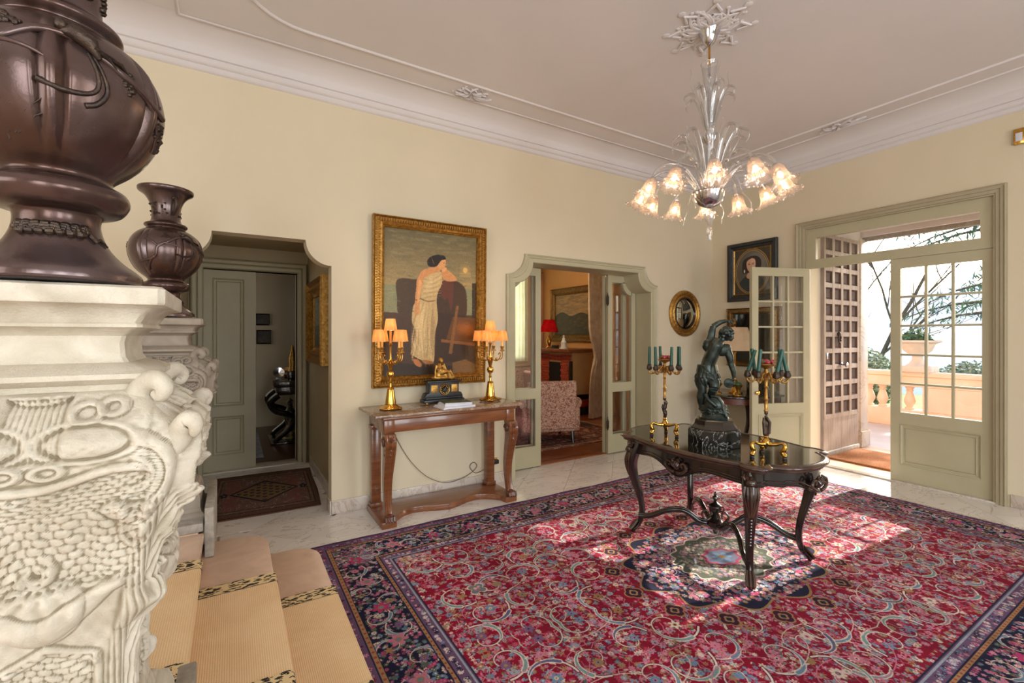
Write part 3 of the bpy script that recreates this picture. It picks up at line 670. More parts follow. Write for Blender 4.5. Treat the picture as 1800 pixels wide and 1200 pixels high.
# ---- bronze vases
vp = [(.0, 0), (.138, 0), (.141, .006), (.140, .022), (.130, .034), (.108, .052), (.086, .078), (.073, .105), (.068, .130), (.071, .148), (.084, .152), (.104, .160), (.116, .178), (.118, .190), (.112, .204), (.098, .212), (.090, .216), (.088, .226), (.098, .238),
      (.120, .258), (.142, .285), (.160, .318), (.172, .352), (.178, .388), (.176, .420), (.167, .452), (.150, .482), (.128, .504), (.108, .516), (.098, .522), (.092, .528), (.100, .536), (.106, .544), (.102, .554), (.086, .560), (.074, .572), (.070, .60), (.071, .640), (.078, .672), (.092, .704), (.112, .728), (.130, .740), (.136, .748), (.137, .760), (.132, .764), (.122, .756), (.095, .725), (.072, .68), (.062, .62), (.06, .56)]
vp2 = [tuple(q) for q in spline([(r, z, 0) for r, z in vp], 3)]
def melon(a, r, z):
    w = min(1, max(0, (z - .235) / .05)) * min(1, max(0, (.512 - z) / .05))
    g = abs(((a + .35) / (2 * PI) * 6) % 1 - .5) * 2          # 1 at the rib, 0 mid panel
    return r * (1 + w * (.012 * (1 - g ** 2) + .034 * math.exp(-((1 - g) / .11) ** 4) - .030 * math.exp(-((g - .79) / .045) ** 2)))
vm = MB().lathe([(max(q[0], 0), q[1]) for q in vp2], 288, fn=melon, caps=False).mesh('vase_body', 'bronze_vase', angle=60, fixn=True)
def onv(a, z, off=.004):
    r = float(np.interp(z, [q[1] for q in vp[:45]], [q[0] for q in vp[:45]])); return ((r + off) * math.cos(a), (r + off) * math.sin(a), z)
def vase(px, py, rz, lab):
    v = thing('bronze_vase', lab, 'vase', (px, py, 1.657), rz, 'bronze vases on the pedestals')
    linkobj('vase_body', vm, v)
    br = MB(); A = R(-78)                 # the branch faces the room
    def path(ps, r, seg=8): br.tube([onv(A + R(a), z, .002) for a, z in [(p[0], p[1]) for p in spline([(a, z, 0) for a, z in ps], 6)]], r, seg)
    path([(-75, .31), (-52, .325), (-40, .345), (-36, .40), (-22, .425), (-8, .455), (8, .458), (20, .44), (34, .42), (46, .405), (58, .39), (70, .385)], [.009] * 3 + [.007] * 60 if False else .0075)
    path([(-38, .39), (-26, .415), (-12, .412), (0, .395)], [.006, .003]); path([(-36, .40), (-48, .43), (-62, .44)], [.006, .004])
    path([(46, .405), (60, .37), (68, .34), (74, .31)], .0035); path([(58, .39), (66, .398), (68, .41)], [.004, .002])
    path([(-60, .27), (-48, .325), (-40, .345)], [.008, .007])
    br.build('relief_branch', 'bronze_vase', v, angle=60)
    fl_ = MB(); rnd = random.Random(3)
    for a0, z0, n, w in ((38, .405, 16, 5), (-24, .462, 22, 8), (70, .355, 26, 6), (78, .33, 16, 5), (110, .40, 14, 8), (-120, .42, 16, 8), (160, .35, 16, 8)):
        for _ in range(n):
            p = onv(A + R(a0 + rnd.gauss(0, w * .45)), z0 + rnd.gauss(0, .008), .0015); s_ = rnd.uniform(.004, .0075); fl_.ball(p, (s_, s_, s_ * .8), 6, 4)
    fl_.build('relief_blossoms', 'bronze_dark', v)
    bd = MB()
    bd.tube([onv(A + R(2), .462), onv(A + R(8), .468, .014), onv(A + R(16), .452, .014), onv(A + R(20), .43, .006)], [.005, .016, .014, .005], 10)
    bd.ball(onv(A + R(3), .474, .014), .011, 10, 8); bd.tube([onv(A + R(3), .478, .016), onv(A + R(-1), .492, .012)], [.006, .001], 6)
    for da in (0, 7): bd.tube([onv(A + R(16), .445, .014), onv(A + R(24 + da), .438, .008), onv(A + R(31 + da), .418, .003)], [.010, .009, .002], 8, flat=.5)
    for pts in ([(15, .435), (19, .40), (19, .37), (13, .355), (2, .352), (-8, .360)], [(17, .435), (22, .40), (24, .37), (20, .345), (14, .335)]):
        bd.tube([onv(A + R(a), z, .003) for a, z in [(q[0], q[1]) for q in spline([(a, z, 0) for a, z in pts], 5)]], [.003, .006], 8)
    bd.build('relief_bird', 'bronze_dark', v, angle=60)
    gr = MB()
    for a, z0, da, dz in ((-28, .27, 12, .07), (-24, .27, 18, .06), (-30, .26, 4, .085), (-22, .27, 24, .05)):
        gr.tube([onv(A + R(a), z0, .0005), onv(A + R(a + da * .5), z0 + dz * .6, .001), onv(A + R(a + da), z0 + dz, .0005)], [.0022, .001], 5)
    gr.build('relief_grass', 'bronze_dark', v)
    for s in (PI,):                      # elephant-head handles on the neck
        h = MB(); a = A + R(2) + s
        def q(rr, z): return (rr * math.cos(a), rr * math.sin(a), z)
        h.ball(q(.094, .70), (.020, .020, .018), 12, 8)
        h.tube([q(.080, .70), q(.112, .690), q(.118, .66), q(.100, .625), q(.078, .600)], [.014, .015, .012, .010, .007], 10)
        h.build('handle', 'bronze_dark', v, angle=60)
    h = MB(); a = A + R(2)                 # one more handle towards the room
    h.ball(( .094 * math.cos(a), .094 * math.sin(a), .70), (.018, .018, .016), 12, 8)
    h.tube([((r) * math.cos(a), r * math.sin(a), z) for r, z in ((.084, .705), (.108, .695), (.112, .665), (.096, .63), (.076, .605))], [.012, .013, .011, .009, .006], 10)
    h.build('handle', 'bronze_dark', v, angle=60)
    cr = MB(); rnd = random.Random(9)      # salamander band round the foot and rosettes round the neck
    for k in range(60):
        a = A + R(-50 + k * 1.45); cr.ball(onv(a, .108 + .008 * math.sin(k * .8), .002), (.010, .010, .008), 6, 5)
    cr.tube([onv(A + R(36), .11, .004), onv(A + R(46), .092, .003), onv(A + R(56), .098, .003), onv(A + R(66), .085, .002)], [.006, .002], 6)
    for k in range(46):
        a = rnd.uniform(0, 2 * PI); cr.ball(onv(a, rnd.uniform(.60, .67), .001), (.007, .007, .006), 6, 4)
    o = cr.build('relief_creature', 'bronze_dark', v); o['kind'] = 'stuff'
    return v
vase(-6.330, -2.875, 0, 'huge foreground bronze vase with bird and branch relief on the near pedestal')
vase(-6.355, -.80, R(18), 'farther bronze vase with flared neck, on the grey pedestal by the passage')
# small rug in the passage
# ================================================================ PRINTED SURFACES (worked out here) AND THE RUGS
class Cv:
    def __init__(s, w, h, col): s.w, s.h = w, h; s.a = np.empty((h, w, 3), np.float32); s.a[:] = np.array(col, np.float32) / 255
    def _bb(s, x0, y0, x1, y1):
        x0, y0, x1, y1 = max(0, int(x0)), max(0, int(y0)), min(s.w, int(x1) + 2), min(s.h, int(y1) + 2)
        if x1 <= x0 or y1 <= y0: return None
        Y, X = np.mgrid[y0:y1, x0:x1].astype(np.float32); return (slice(y0, y1), slice(x0, x1)), X, Y
    def put(s, sl, m, col, al=1):
        m = np.clip(m, 0, 1)[..., None] * al; s.a[sl] = s.a[sl] * (1 - m) + np.array(col, np.float32) / 255 * m
    def ell(s, cx, cy, rx, ry, col, ang=0, soft=.8, al=1):
        r = max(rx, ry) + 3; b = s._bb(cx - r, cy - r, cx + r, cy + r)
        if not b: return
        sl, X, Y = b; c, n = math.cos(ang), math.sin(ang); dx, dy = X - cx, Y - cy
        d = np.hypot((dx * c + dy * n) / rx, (-dx * n + dy * c) / ry); s.put(sl, (1 - d) * min(rx, ry) / soft + .5, col, al)
    def line(s, pts, w, col, soft=.8, al=1):
        n = len(pts)
        for i in range(n - 1):
            (x0, y0), (x1, y1) = pts[i][:2], pts[i + 1][:2]
            ww = w if isinstance(w, (int, float)) else w[0] + (w[1] - w[0]) * i / max(1, n - 2)
            b = s._bb(min(x0, x1) - ww - 2, min(y0, y1) - ww - 2, max(x0, x1) + ww + 2, max(y0, y1) + ww + 2)
            if not b: continue
            sl, X, Y = b; dx, dy = x1 - x0, y1 - y0; L = dx * dx + dy * dy + 1e-9
            t = np.clip(((X - x0) * dx + (Y - y0) * dy) / L, 0, 1); d = np.hypot(X - x0 - t * dx, Y - y0 - t * dy); s.put(sl, (ww / 2 - d) / soft + .5, col, al)
    def poly(s, pts, col, al=1, edge=0):
        xs, ys = [p[0] for p in pts], [p[1] for p in pts]; b = s._bb(min(xs), min(ys), max(xs), max(ys))
        if not b: return
        sl, X, Y = b; ins = np.zeros(X.shape, bool)
        for i in range(len(pts)):
            x0, y0 = pts[i][:2]; x1, y1 = pts[(i + 1) % len(pts)][:2]
            if y0 == y1: continue
            ins ^= ((Y < y0) != (Y < y1)) & (X < (x1 - x0) * (Y - y0) / (y1 - y0) + x0)
        s.put(sl, ins.astype(np.float32), col, al)
    def spoly(s, pts, col, al=1): s.poly(spline([(p[0], p[1], 0) for p in pts], 6, True), col, al)
    def blur(s, n=1):
        for _ in range(n): s.a[1:-1, 1:-1] = (s.a[1:-1, 1:-1] * 2 + s.a[:-2, 1:-1] + s.a[2:, 1:-1] + s.a[1:-1, :-2] + s.a[1:-1, 2:]) / 6
    def grain(s, amt, seed=0, cell=1):
        g = np.random.RandomState(seed).rand(s.h // cell + 1, s.w // cell + 1); g = np.kron(g, np.ones((cell, cell)))[:s.h, :s.w]; s.a *= (1 + amt * (g[..., None] - .5)).astype(np.float32)
PK, BL, CR, GD, GN, VI, NV, RD, WH = (200, 122, 142), (110, 138, 162), (212, 194, 176), (160, 124, 84), (80, 100, 88), (122, 92, 126), (36, 36, 60), (136, 20, 46), (220, 204, 190)
def flower(c, x, y, r, rnd, pal=(PK, BL, CR, GD, VI)):
    n = rnd.choice((5, 6, 8)); a0 = rnd.random() * 6; c1 = rnd.choice(pal); c2 = rnd.choice(pal)
    for k in range(n):
        a = a0 + 2 * PI * k / n; c.ell(x + r * .62 * math.cos(a), y + r * .62 * math.sin(a), r * .46, r * .28, c1, a)
    c.ell(x, y, r * .34, r * .34, c2)
    if r > 7: c.ell(x, y, r * .16, r * .16, rnd.choice((RD, NV, GD)))
def leaf(c, x, y, L, a, col): c.ell(x + L / 2 * math.cos(a), y + L / 2 * math.sin(a), L / 2, L * .2, col, a)
def scroll(c, x, y, r, a, d, rnd, col=WH, w=3.0, inner=BL):
    pts = []
    for i in range(26):
        t = i / 25; rr = r * (1 - .78 * t ** .9); aa = a + d * t * 6.2; pts.append((x + rr * math.cos(aa), y + rr * math.sin(aa)))
    c.line(pts, [w * 1.9, w * .7], (70, 14, 34)); c.line(pts, [w * 1.15, w * .5], col)
    m = pts[3:11]; c.line(m, [w * 3.0, w * 1.6], col); c.line(m, [w * 1.8, w * .6], inner)
    for k in (6, 12, 18):
        p = pts[k]; leaf(c, p[0], p[1], r * .22, a + d * k / 25 * 5 + d * 1.0, rnd.choice((CR, PK, GD)))
    flower(c, pts[-1][0], pts[-1][1], r * .17 + 3, rnd)
def fieldfill(c, x0, y0, x1, y1, bg, rnd, dens, pal, rmin=3.2, rmax=7.5):
    n = int((x1 - x0) * (y1 - y0) / 10000 * dens)
    for _ in range(n // 3):
        x, y = rnd.uniform(x0, x1), rnd.uniform(y0, y1); a = rnd.random() * 6.28
        c.line([(x, y), (x + 14 * math.cos(a), y + 14 * math.sin(a)), (x + 24 * math.cos(a + .7), y + 24 * math.sin(a + .7))], 1.5, rnd.choice((GN, PK, CR)), al=.8)
    for _ in range(n):
        x, y = rnd.uniform(x0, x1), rnd.uniform(y0, y1)
        if rnd.random() < .55: flower(c, x, y, rnd.uniform(rmin, rmax), rnd, pal)
        else:
            a = rnd.random() * 6.28
            for s in (-.5, .5): leaf(c, x, y, rnd.uniform(6, 11), a + s, rnd.choice(pal + (GN,)))
def big_rug():
    rnd = random.Random(11); sc = 390                     # pixels per metre
    Wd, Hd = 4.88, 3.26; w, h = int(Wd / 2 * sc), int(Hd / 2 * sc)
    c = Cv(w, h, RD)                                      # one quarter: origin = rug centre, x to the end, y to the side
    f = .47 * sc; fx, fy = w - f, h - f
    fieldfill(c, 0, 0, fx, fy, RD, rnd, 92, (PK, BL, CR, (176, 60, 84), (150, 158, 170), GD, PK), 3.0, 8.0)
    gi = 0
    for gy in range(6):
        for gx in range(9):
            x, y = 30 + gx * 96 + (gy % 2) * 46 + rnd.uniform(-12, 12), 30 + gy * 88 + rnd.uniform(-10, 10)
            if x > fx - 30 or y > fy - 26 or (x / 330) ** 2 + (y / 240) ** 2 < 1: continue
            gi += 1; d = 1 if (gx + gy) % 2 else -1
            scroll(c, x, y, rnd.uniform(46, 60), rnd.uniform(0, 6.3), d, rnd, w=4.0, inner=rnd.choice((BL, (92, 96, 130), (120, 150, 150))))
            p = [(x + 50 * math.cos(q) * (1 + q * .25), y + 40 * math.sin(q * d)) for q in [k * .3 for k in range(12)]]; c.line(p, 2.0, rnd.choice((PK, CR)))
    for x, y in ((430, 300), (640, 205), (300, 560)):   # small cream and gold quatrefoils
        for r, cc in ((25, CR), (21, (112, 118, 128)), (8, PK)):
            for k in range(4): c.ell(x + r * .62 * math.cos(k * PI / 2 + .78), y + r * .62 * math.sin(k * PI / 2 + .78), r * .42, r * .42, cc)
            c.ell(x, y, r * .62, r * .62, cc)
        for k in range(5): flower(c, x + rnd.uniform(-11, 11), y + rnd.uniform(-11, 11), 4.5, rnd)
    # medallion: lobed navy star with gold quatrefoils, grey-green oval heart
    def lobe(rx, ry, k, n=12): return [((rx * (1 + k * math.cos(n * t))) * math.cos(t), (ry * (1 + k * math.cos(n * t))) * math.sin(t)) for t in [2 * PI * i / 240 for i in range(240)]]
    for k in range(5):
        t = PI / 2 * k / 4; x, y = 335 * math.cos(t), 250 * math.sin(t)
        for r, cc in ((24, GD), (20, (62, 28, 50)), (11, GD), (6, NV)):
            for q in range(4): c.ell(x + r * .5 * math.cos(q * PI / 2), y + r * .5 * math.sin(q * PI / 2), r * .55, r * .55, cc)
    c.poly(lobe(285, 208, .07), GD); c.poly(lobe(279, 202, .07), NV)
    rr = random.Random(5)
    for _ in range(420):
        t = rr.uniform(0, 1.57); q = rr.uniform(.5, .97); flower(c, 275 * q * math.cos(t), 198 * q * math.sin(t), rr.uniform(3, 7.5), rr, (PK, CR, BL, GD, (170, 60, 90)))
    for t, q in ((.15, .72), (.55, .75), (.95, .72), (1.4, .75)): scroll(c, 262 * q * math.cos(t), 190 * q * math.sin(t), 34, t * 3, 1, rr, col=(196, 170, 180), w=2.4, inner=NV)
    c.poly(lobe(150, 112, .05, 16), CR); c.poly(lobe(145, 107, .05, 16), (88, 92, 80))
    for _ in range(240):
        t = rr.uniform(0, 1.57); q = rr.uniform(.1, .93); flower(c, 140 * q * math.cos(t), 102 * q * math.sin(t), rr.uniform(2.6, 5.5), rr, ((150, 146, 122), (120, 124, 104), PK, (120, 116, 140), CR))
    c.poly(lobe(58, 42, .08, 8), (150, 60, 84)); c.poly(lobe(48, 34, .08, 8), (104, 108, 128)); flower(c, 0, 0, 26, rr)
    # corner spandrel
    pass
    for _ in range(90): flower(c, fx - abs(rr.gauss(0, 50)), fy - abs(rr.gauss(0, 42)), rr.uniform(3, 6.5), rr, (PK, CR, BL, GD))
    # borders, from the field outwards: violet guard, gold line, navy main, gold line, violet edge
    def ring(d0, d1, col):                                # distances from the rug edge, metres
        a0, a1 = d0 * sc, d1 * sc
        c.a[:int(h - a0), int(w - a1):int(w - a0)] = np.array(col) / 255; c.a[int(h - a1):int(h - a0), :int(w - a0)] = np.array(col) / 255
    ring(0, .47, (104, 78, 106)); ring(.105, .385, (30, 30, 54))
    def along(d, step, fn):
        y = h - d * sc; x = 0
        while x < w - d * sc: fn(x, y, 0); x += step
        x = w - d * sc; y = 0
        while y < h - d * sc: fn(x, y, 1); y += step
    def rails():
        for d, cc, ww in ((.47, NV, 3), (.455, (150, 158, 168), 4), (.395, NV, 3), (.382, GD, 7), (.368, NV, 2.5), (.122, NV, 2.5), (.110, GD, 9), (.094, NV, 2.5), (.015, (70, 40, 74), 6)):
            c.line([(0, h - d * sc), (w - d * sc, h - d * sc), (w - d * sc, 0)], ww, cc)
    along(.425, 11, lambda x, y, v: flower(c, x + rr.uniform(-3, 3), y + rr.uniform(-7, 7), rr.uniform(3.2, 6), rr, (PK, BL, CR, (200, 190, 200), NV)))
    along(.425, 11, lambda x, y, v: flower(c, x + rr.uniform(-3, 3), y + rr.uniform(-7, 7), rr.uniform(3, 5), rr, (PK, BL, CR, (200, 190, 200), NV)))
    along(.055, 10, lambda x, y, v: flower(c, x, y + rr.uniform(-9, 9) if not v else y, rr.uniform(3, 5.5), rr, (PK, BL, (170, 140, 168), (200, 170, 170), NV, RD)))
    along(.055, 10, lambda x, y, v: flower(c, x + (rr.uniform(-9, 9) if v else 0), y, rr.uniform(3, 5.5), rr, (PK, BL, (170, 140, 168), NV, RD)))
    for rep in range(13): along(.245, 10, lambda x, y, v: flower(c, x + (rr.uniform(-46, 46) if v else rr.uniform(-4, 4)), y + (rr.uniform(-46, 46) if not v else rr.uniform(-4, 4)), rr.uniform(2.8, 6), rr, (PK, BL, CR, GN, (180, 70, 110), (90, 100, 70))))
    fieldfill(c, int(w - .385 * sc), int(h - .385 * sc), int(w - .105 * sc), int(h - .105 * sc), None, rr, 190, (PK, BL, CR, GN, (180, 70, 110)), 2.8, 6)
    i = [0]
    def sw(x, y, v):
        i[0] += 1; s_ = 1 if i[0] % 2 else -1; ox, oy = (s_ * 20, 0) if v else (0, s_ * 20)
        scroll(c, x + ox, y + oy, 36, 1.57 * i[0] + (.8 if v else 0), s_, rr, w=3.2)
    along(.245, 54, sw)
    along(.245, 124, lambda x, y, v: (flower(c, x, y, 19, rr, (PK, (190, 60, 110))), c.ell(x, y, 7, 7, GD), c.ell(x, y, 4, 4, BL)))
    rails(); along(.110, 16, lambda x, y, v: c.ell(x, y, 3, 3, (150, 70, 60))); along(.382, 14, lambda x, y, v: c.ell(x, y, 2.4, 2.4, (150, 60, 60)))
    q = c.a; top = np.concatenate([q[::-1, ::-1], q[::-1]], 1); full = np.concatenate([top, top[::-1]], 0)
    g = np.random.RandomState(1).rand(*full.shape[:2], 1); full = full * (.94 + .20 * (g - .5))
    band = 1 + .07 * np.sin(np.linspace(0, 60, full.shape[1]) + np.sin(np.linspace(0, 23, full.shape[1])) * 2)[None, :, None]; return full * band
image_mat('rug_pile', big_rug(), rough=.95, bmp=.6, spec=.15)
rugx0, rugx1, rugy0, rugy1 = -5.54, -.66, -3.87, -.61
rug = thing('persian_rug', 'huge crimson and navy Persian rug covering the hall floor under the ebony table', 'rug', ((rugx0 + rugx1) / 2, (rugy0 + rugy1) / 2, 0))
hw, hh = (rugx1 - rugx0) / 2, (rugy1 - rugy0) / 2
mb = MB(); N = 60; rr_ = random.Random(2)
def wav(i, k): return .004 * math.sin(i * .7 + k) + .003 * math.sin(i * 1.9 + 2 * k)
edge = [(-hw + 2 * hw * i / N, -hh + wav(i, 0)) for i in range(N)] + [(hw + wav(i, 3), -hh + 2 * hh * i / N) for i in range(N)] + [(hw - 2 * hw * i / N, hh + wav(i, 5)) for i in range(N)] + [(-hw + wav(i, 7), hh - 2 * hh * i / N) for i in range(N)]
mb.prism(edge, .001, .009)
mb.build('pile', 'rug_pile', rug, uv=lambda p: ((p.x + hw) / (2 * hw), (p.y + hh) / (2 * hh)))
mat('fringe', (196, 170, 140), (150, 110, 96), rough=.9, sc=60)
fr = MB()
for k in range(300):
    y = -hh + 2 * hh * k / 300 + rr_.uniform(-.004, .004); L = rr_.uniform(.03, .06)
    fr.tube([(hw - .004, y, .004), (hw + L * .5, y + rr_.uniform(-.01, .01), .005), (hw + L, y + rr_.uniform(-.02, .02), .003)], [.003, .002, .001], 4)
o = fr.build('fringe', 'fringe', rug); o['kind'] = 'stuff'
def small_rug():
    rnd = random.Random(8); c = Cv(420, 620, (96, 66, 54))
    c.a[40:-40, 34:-34] = np.array((112, 84, 70)) / 255
    fieldfill(c, 40, 40, 380, 580, None, rnd, 60, ((96, 82, 62), (120, 92, 80), (84, 74, 58), (130, 86, 80)), 3, 6)
    for y0 in (120, 470): c.poly([(60, y0 - 30), (360, y0 - 30), (360, y0 + 40), (60, y0 + 40)], (132, 78, 72), .5)
    for d, cc in ((10, (44, 36, 34)), (26, (90, 78, 56)), (38, (40, 34, 34)), (52, (120, 96, 70)), (60, (52, 40, 38))): c.line([(d, d), (420 - d, d), (420 - d, 620 - d), (d, 620 - d), (d, d)], 4, cc)
    c.poly([(210, 110), (320, 310), (210, 510), (100, 310)], (26, 28, 40)); c.poly([(210, 128), (308, 310), (210, 492), (112, 310)], (124, 96, 66))
    for i in range(11):
        for j in range(8):
            x, y = 110 + j * 28 + (i % 2) * 14, 130 + i * 36
            if abs(x - 210) / 100 + abs(y - 310) / 190 < .9: c.poly([(x, y - 15), (x + 9, y), (x, y + 15), (x - 9, y)], (30, 30, 42)); c.ell(x + 3, y, 3, 3, (150, 120, 84))
    for y in (84, 536):
        for k in range(5): c.ell(210 + 14 * math.cos(k * 1.256), y + 14 * math.sin(k * 1.256), 8, 8, (30, 32, 46))
    c.grain(.3, 3); return np.rot90(c.a).copy()
image_mat('small_rug_pile', small_rug(), rough=.95, bmp=.5, spec=.15)
sr = thing('small_rug', 'small worn brown rug with a dark diamond, in the passage opening', 'rug', (-5.72, .97, 0), R(-3))
mb = MB(); mb.prism([(-.50 + .01 * math.sin(k), -.68) for k in (0,)] + [(.0, -.685), (.43, -.665), (.445, -.2), (.435, .3), (.44, .66), (0, .675), (-.48, .66), (-.495, .2), (-.485, -.3)], .0, .009)
mb.build('pile', 'small_rug_pile', sr, uv=lambda p: ((p.x + .5) / .95, (p.y + .69) / 1.37))
dm = thing('doormat', 'orange-brown coir doormat inside the garden door', 'doormat', (.82, -1.75, 0))
mat('coir', (176, 112, 60), (130, 78, 40), rough=1, sc=60, bmp=1, bsc=300)
MB().box((-.40, -.46, -.004), (.46, .50, .018)).build('mat_pile', 'coir', dm, bevel=.006)
# ================================================================ AGAINST THE PAINTING WALL
def frame_thing(root, x0, z0, x1, z1, w, prof, m, place, closed=True):
    o, i = rect(x0, z0, x1, z1), rect(x0 + w, z0 + w, x1 - w, z1 - w)
    return MB().loft(frame_loops(o, i, prof, place), cu=True).build('picture_frame', m, root, angle=40)
def lady():
    W_, H_ = 430, 640; c = Cv(W_, H_, (122, 116, 96))
    def q(X, Y): xf = (X - 168) / 537; t = 138 + 62 * xf; b = 1025 - 25 * xf; return (xf * W_, (Y - t) / (b - t) * H_)
    def Q(*p): return [q(*k) for k in p]
    rnd = random.Random(4)
    for y in range(H_):
        t = y / H_; c.a[y] = np.array((100 + 50 * min(t * 2.6, 1) * (t < .40), 94 + 40 * min(t * 2.6, 1) * (t < .4), 76 + 28 * min(t * 2.6, 1) * (t < .4))) / 255
    c.poly([(0, H_ * .38), (W_, H_ * .38), (W_, H_ * .62), (0, H_ * .62)], (122, 128, 110))
    for _ in range(260):
        x, y = rnd.uniform(0, W_), rnd.uniform(0, H_ * .37); c.line([(x, y), (x + rnd.uniform(20, 70), y + rnd.uniform(-4, 4))], rnd.uniform(3, 9), rnd.choice(((132, 126, 108), (96, 94, 82), (150, 138, 114), (116, 108, 88))), 4, .35)
    for _ in range(260):
        x, y = rnd.uniform(0, W_), rnd.uniform(H_ * .38, H_ * .62); c.line([(x, y), (x + rnd.uniform(8, 26), y)], rnd.uniform(1, 3), rnd.choice(((150, 152, 130), (98, 108, 96), (166, 160, 130))), 1.5, .5)
    c.ell(*q(634, 392), 11, 13, (222, 186, 120)); c.ell(*q(634, 392), 26, 24, (190, 160, 112), 0, 18, .4)
    for yy in (410, 424, 470): c.line([q(600, yy), q(668, yy + 4)], 4, (196, 168, 116), 2, .6)
    c.poly(Q((168, 640), (330, 650), (705, 660), (705, 1010), (168, 1030)), (70, 54, 42)); c.blur(3)
    c.spoly(Q((240, 450), (330, 446), (360, 460), (350, 560), (345, 690), (250, 650), (240, 560)), (70, 56, 44))
    c.spoly(Q((480, 470), (560, 455), (605, 470), (640, 520), (640, 668), (560, 680), (470, 690), (455, 560)), (66, 50, 38))
    c.poly(Q((455, 640), (640, 660), (640, 940), (440, 940)), (58, 42, 32))
    c.poly(Q((678, 470), (705, 466), (705, 700), (680, 690)), (58, 46, 36))
    c.poly(Q((560, 668), (705, 676), (705, 820), (520, 800)), (98, 64, 34)); c.ell(*q(640, 740), 44, 26, (150, 92, 40), .2, 26, .8)
    c.poly(Q((490, 800), (705, 822), (705, 842), (490, 818)), (128, 84, 46)); c.poly(Q((580, 600), (596, 604), (556, 890), (536, 886)), (122, 86, 50))
    c.poly(Q((560, 940), (640, 920), (705, 950), (705, 1005), (560, 1015)), (112, 84, 54)); c.poly(Q((168, 930), (330, 950), (560, 960), (560, 1015), (168, 1025)), (50, 40, 34))
    c.blur(2)
    # drapery over the block, dress
    c.spoly(Q((486, 462), (556, 452), (560, 560), (546, 632), (530, 560), (505, 566), (482, 520)), (92, 52, 42))
    dr = (190, 168, 134)
    c.spoly(Q((384, 430), (440, 405), (486, 404), (492, 470), (470, 520), (462, 575), (470, 680), (456, 760), (452, 850), (446, 938), (400, 935), (330, 900), (316, 880), (345, 760), (322, 700), (330, 600), (368, 560), (372, 470)), dr)
    for k in range(46):
        x = 335 + rnd.random() * 122; x0 = 366 + (x - 335) * .78; c.line(spline([(*q(x0, 575 + rnd.uniform(0, 60)), 0), (*q(x + rnd.uniform(-8, 12), 700), 0), (*q(x + rnd.uniform(-26, 14), 800), 0), (*q(x + rnd.uniform(-14, 16), rnd.uniform(840, 925)), 0)], 6), [1.5, rnd.uniform(3, 8)], rnd.choice(((226, 208, 176), (214, 194, 160), (140, 116, 86), (160, 136, 104))), 4, .40)
    for k in range(9): c.line(spline([(*q(384, 440 + k * 15), 0), (*q(430, 452 + k * 12), 0), (*q(486, 415 + k * 16), 0)], 5), 2.4, (224, 208, 178) if k % 2 else (146, 122, 92), 2.4, .5)
    c.line(spline([(*q(368, 560), 0), (*q(410, 576), 0), (*q(452, 572), 0)], 6), 5, (120, 96, 70))
    sk = (196, 142, 102)
    c.spoly(Q((352, 450), (372, 400), (420, 376), (452, 372), (470, 352), (486, 372), (478, 400), (440, 410), (392, 436), (372, 448)), sk)
    c.spoly(Q((350, 446), (384, 440), (376, 500), (362, 580), (368, 640), (350, 660), (336, 640), (338, 560), (344, 500)), sk); c.spoly(Q((360, 450), (376, 470), (364, 560), (350, 600), (352, 520)), (218, 166, 124), .8)
    c.spoly(Q((490, 398), (520, 388), (560, 416), (582, 452), (520, 456), (494, 430)), sk); c.spoly(Q((498, 404), (520, 386), (512, 374), (492, 384)), (214, 160, 120))
    c.spoly(Q((466, 330), (492, 322), (512, 330), (514, 352), (508, 372), (494, 388), (472, 380), (462, 356)), (206, 154, 114))
    c.ell(*q(503, 350), 2.4, 1.6, (60, 34, 26)); c.ell(*q(510, 372), 3, 1.6, (150, 70, 60))
    c.spoly(Q((408, 340), (420, 316), (462, 300), (502, 306), (514, 326), (490, 332), (474, 350), (462, 366), (436, 372), (412, 366)), (34, 26, 24)); c.ell(*q(424, 346), 15, 18, (34, 26, 24)); c.line([q(430, 318), q(445, 356)], 2, (150, 110, 60))
    c.spoly(Q((332, 918), (360, 925), (378, 950), (372, 966), (350, 960), (334, 940)), (176, 116, 78)); c.spoly(Q((380, 925), (430, 930), (448, 945), (400, 948)), (160, 110, 76))
    for _ in range(900):                    # loose brush strokes over the whole canvas
        x, y = rnd.uniform(0, W_ - 1), rnd.uniform(0, H_ - 1); p = c.a[int(y), int(x)] * 255 * rnd.uniform(.86, 1.16); a = rnd.gauss(1.2 if 150 < x < 250 and y > 200 else .1, .5); L = rnd.uniform(4, 16)
        c.line([(x, y), (x + L * math.cos(a), y + L * math.sin(a))], rnd.uniform(1.5, 4), tuple(p), 2.5, .55)
    c.ell(*q(420, 470), 14, 40, (226, 208, 176), .3, 14, .35); c.ell(*q(372, 720), 16, 90, (222, 204, 170), 0, 16, .35); c.ell(*q(440, 760), 12, 100, (120, 96, 70), 0, 12, .35)
    c.blur(2); c.grain(.12, 6); c.grain(.10, 7, 3); return c.a
image_mat('lady_canvas', lady() * np.array((1.08, 1.02, .86), np.float32), rough=.45, spec=.3)
def canvas(root, x0, z0, x1, z1, y, m, name='canvas', flip=1):
    return MB().box((x0, min(y, y + .012), z0), (x1, max(y, y + .012), z1)).build(name, m, root, uv=lambda p: ((p.x - x0) / (x1 - x0) if flip > 0 else (x1 - p.x) / (x1 - x0), (p.z - z0) / (z1 - z0)))
pt = thing('gilt_framed_painting', 'big gilt-framed painting of a lady in white drapery leaning on a wall by the sea', 'painting', (-4.375, -.02, 1.86))
pt.rotation_euler = (R(1.2), 0, 0)
fw, fh = .572, .785
gp = [(0, 0), (0, .05), (.06, .062), (.14, .05), (.2, .038), (.3, .04), (.62, .062), (.72, .07), (.8, .06), (.84, .045), (.9, .05), (.96, .04), (1, .02)]
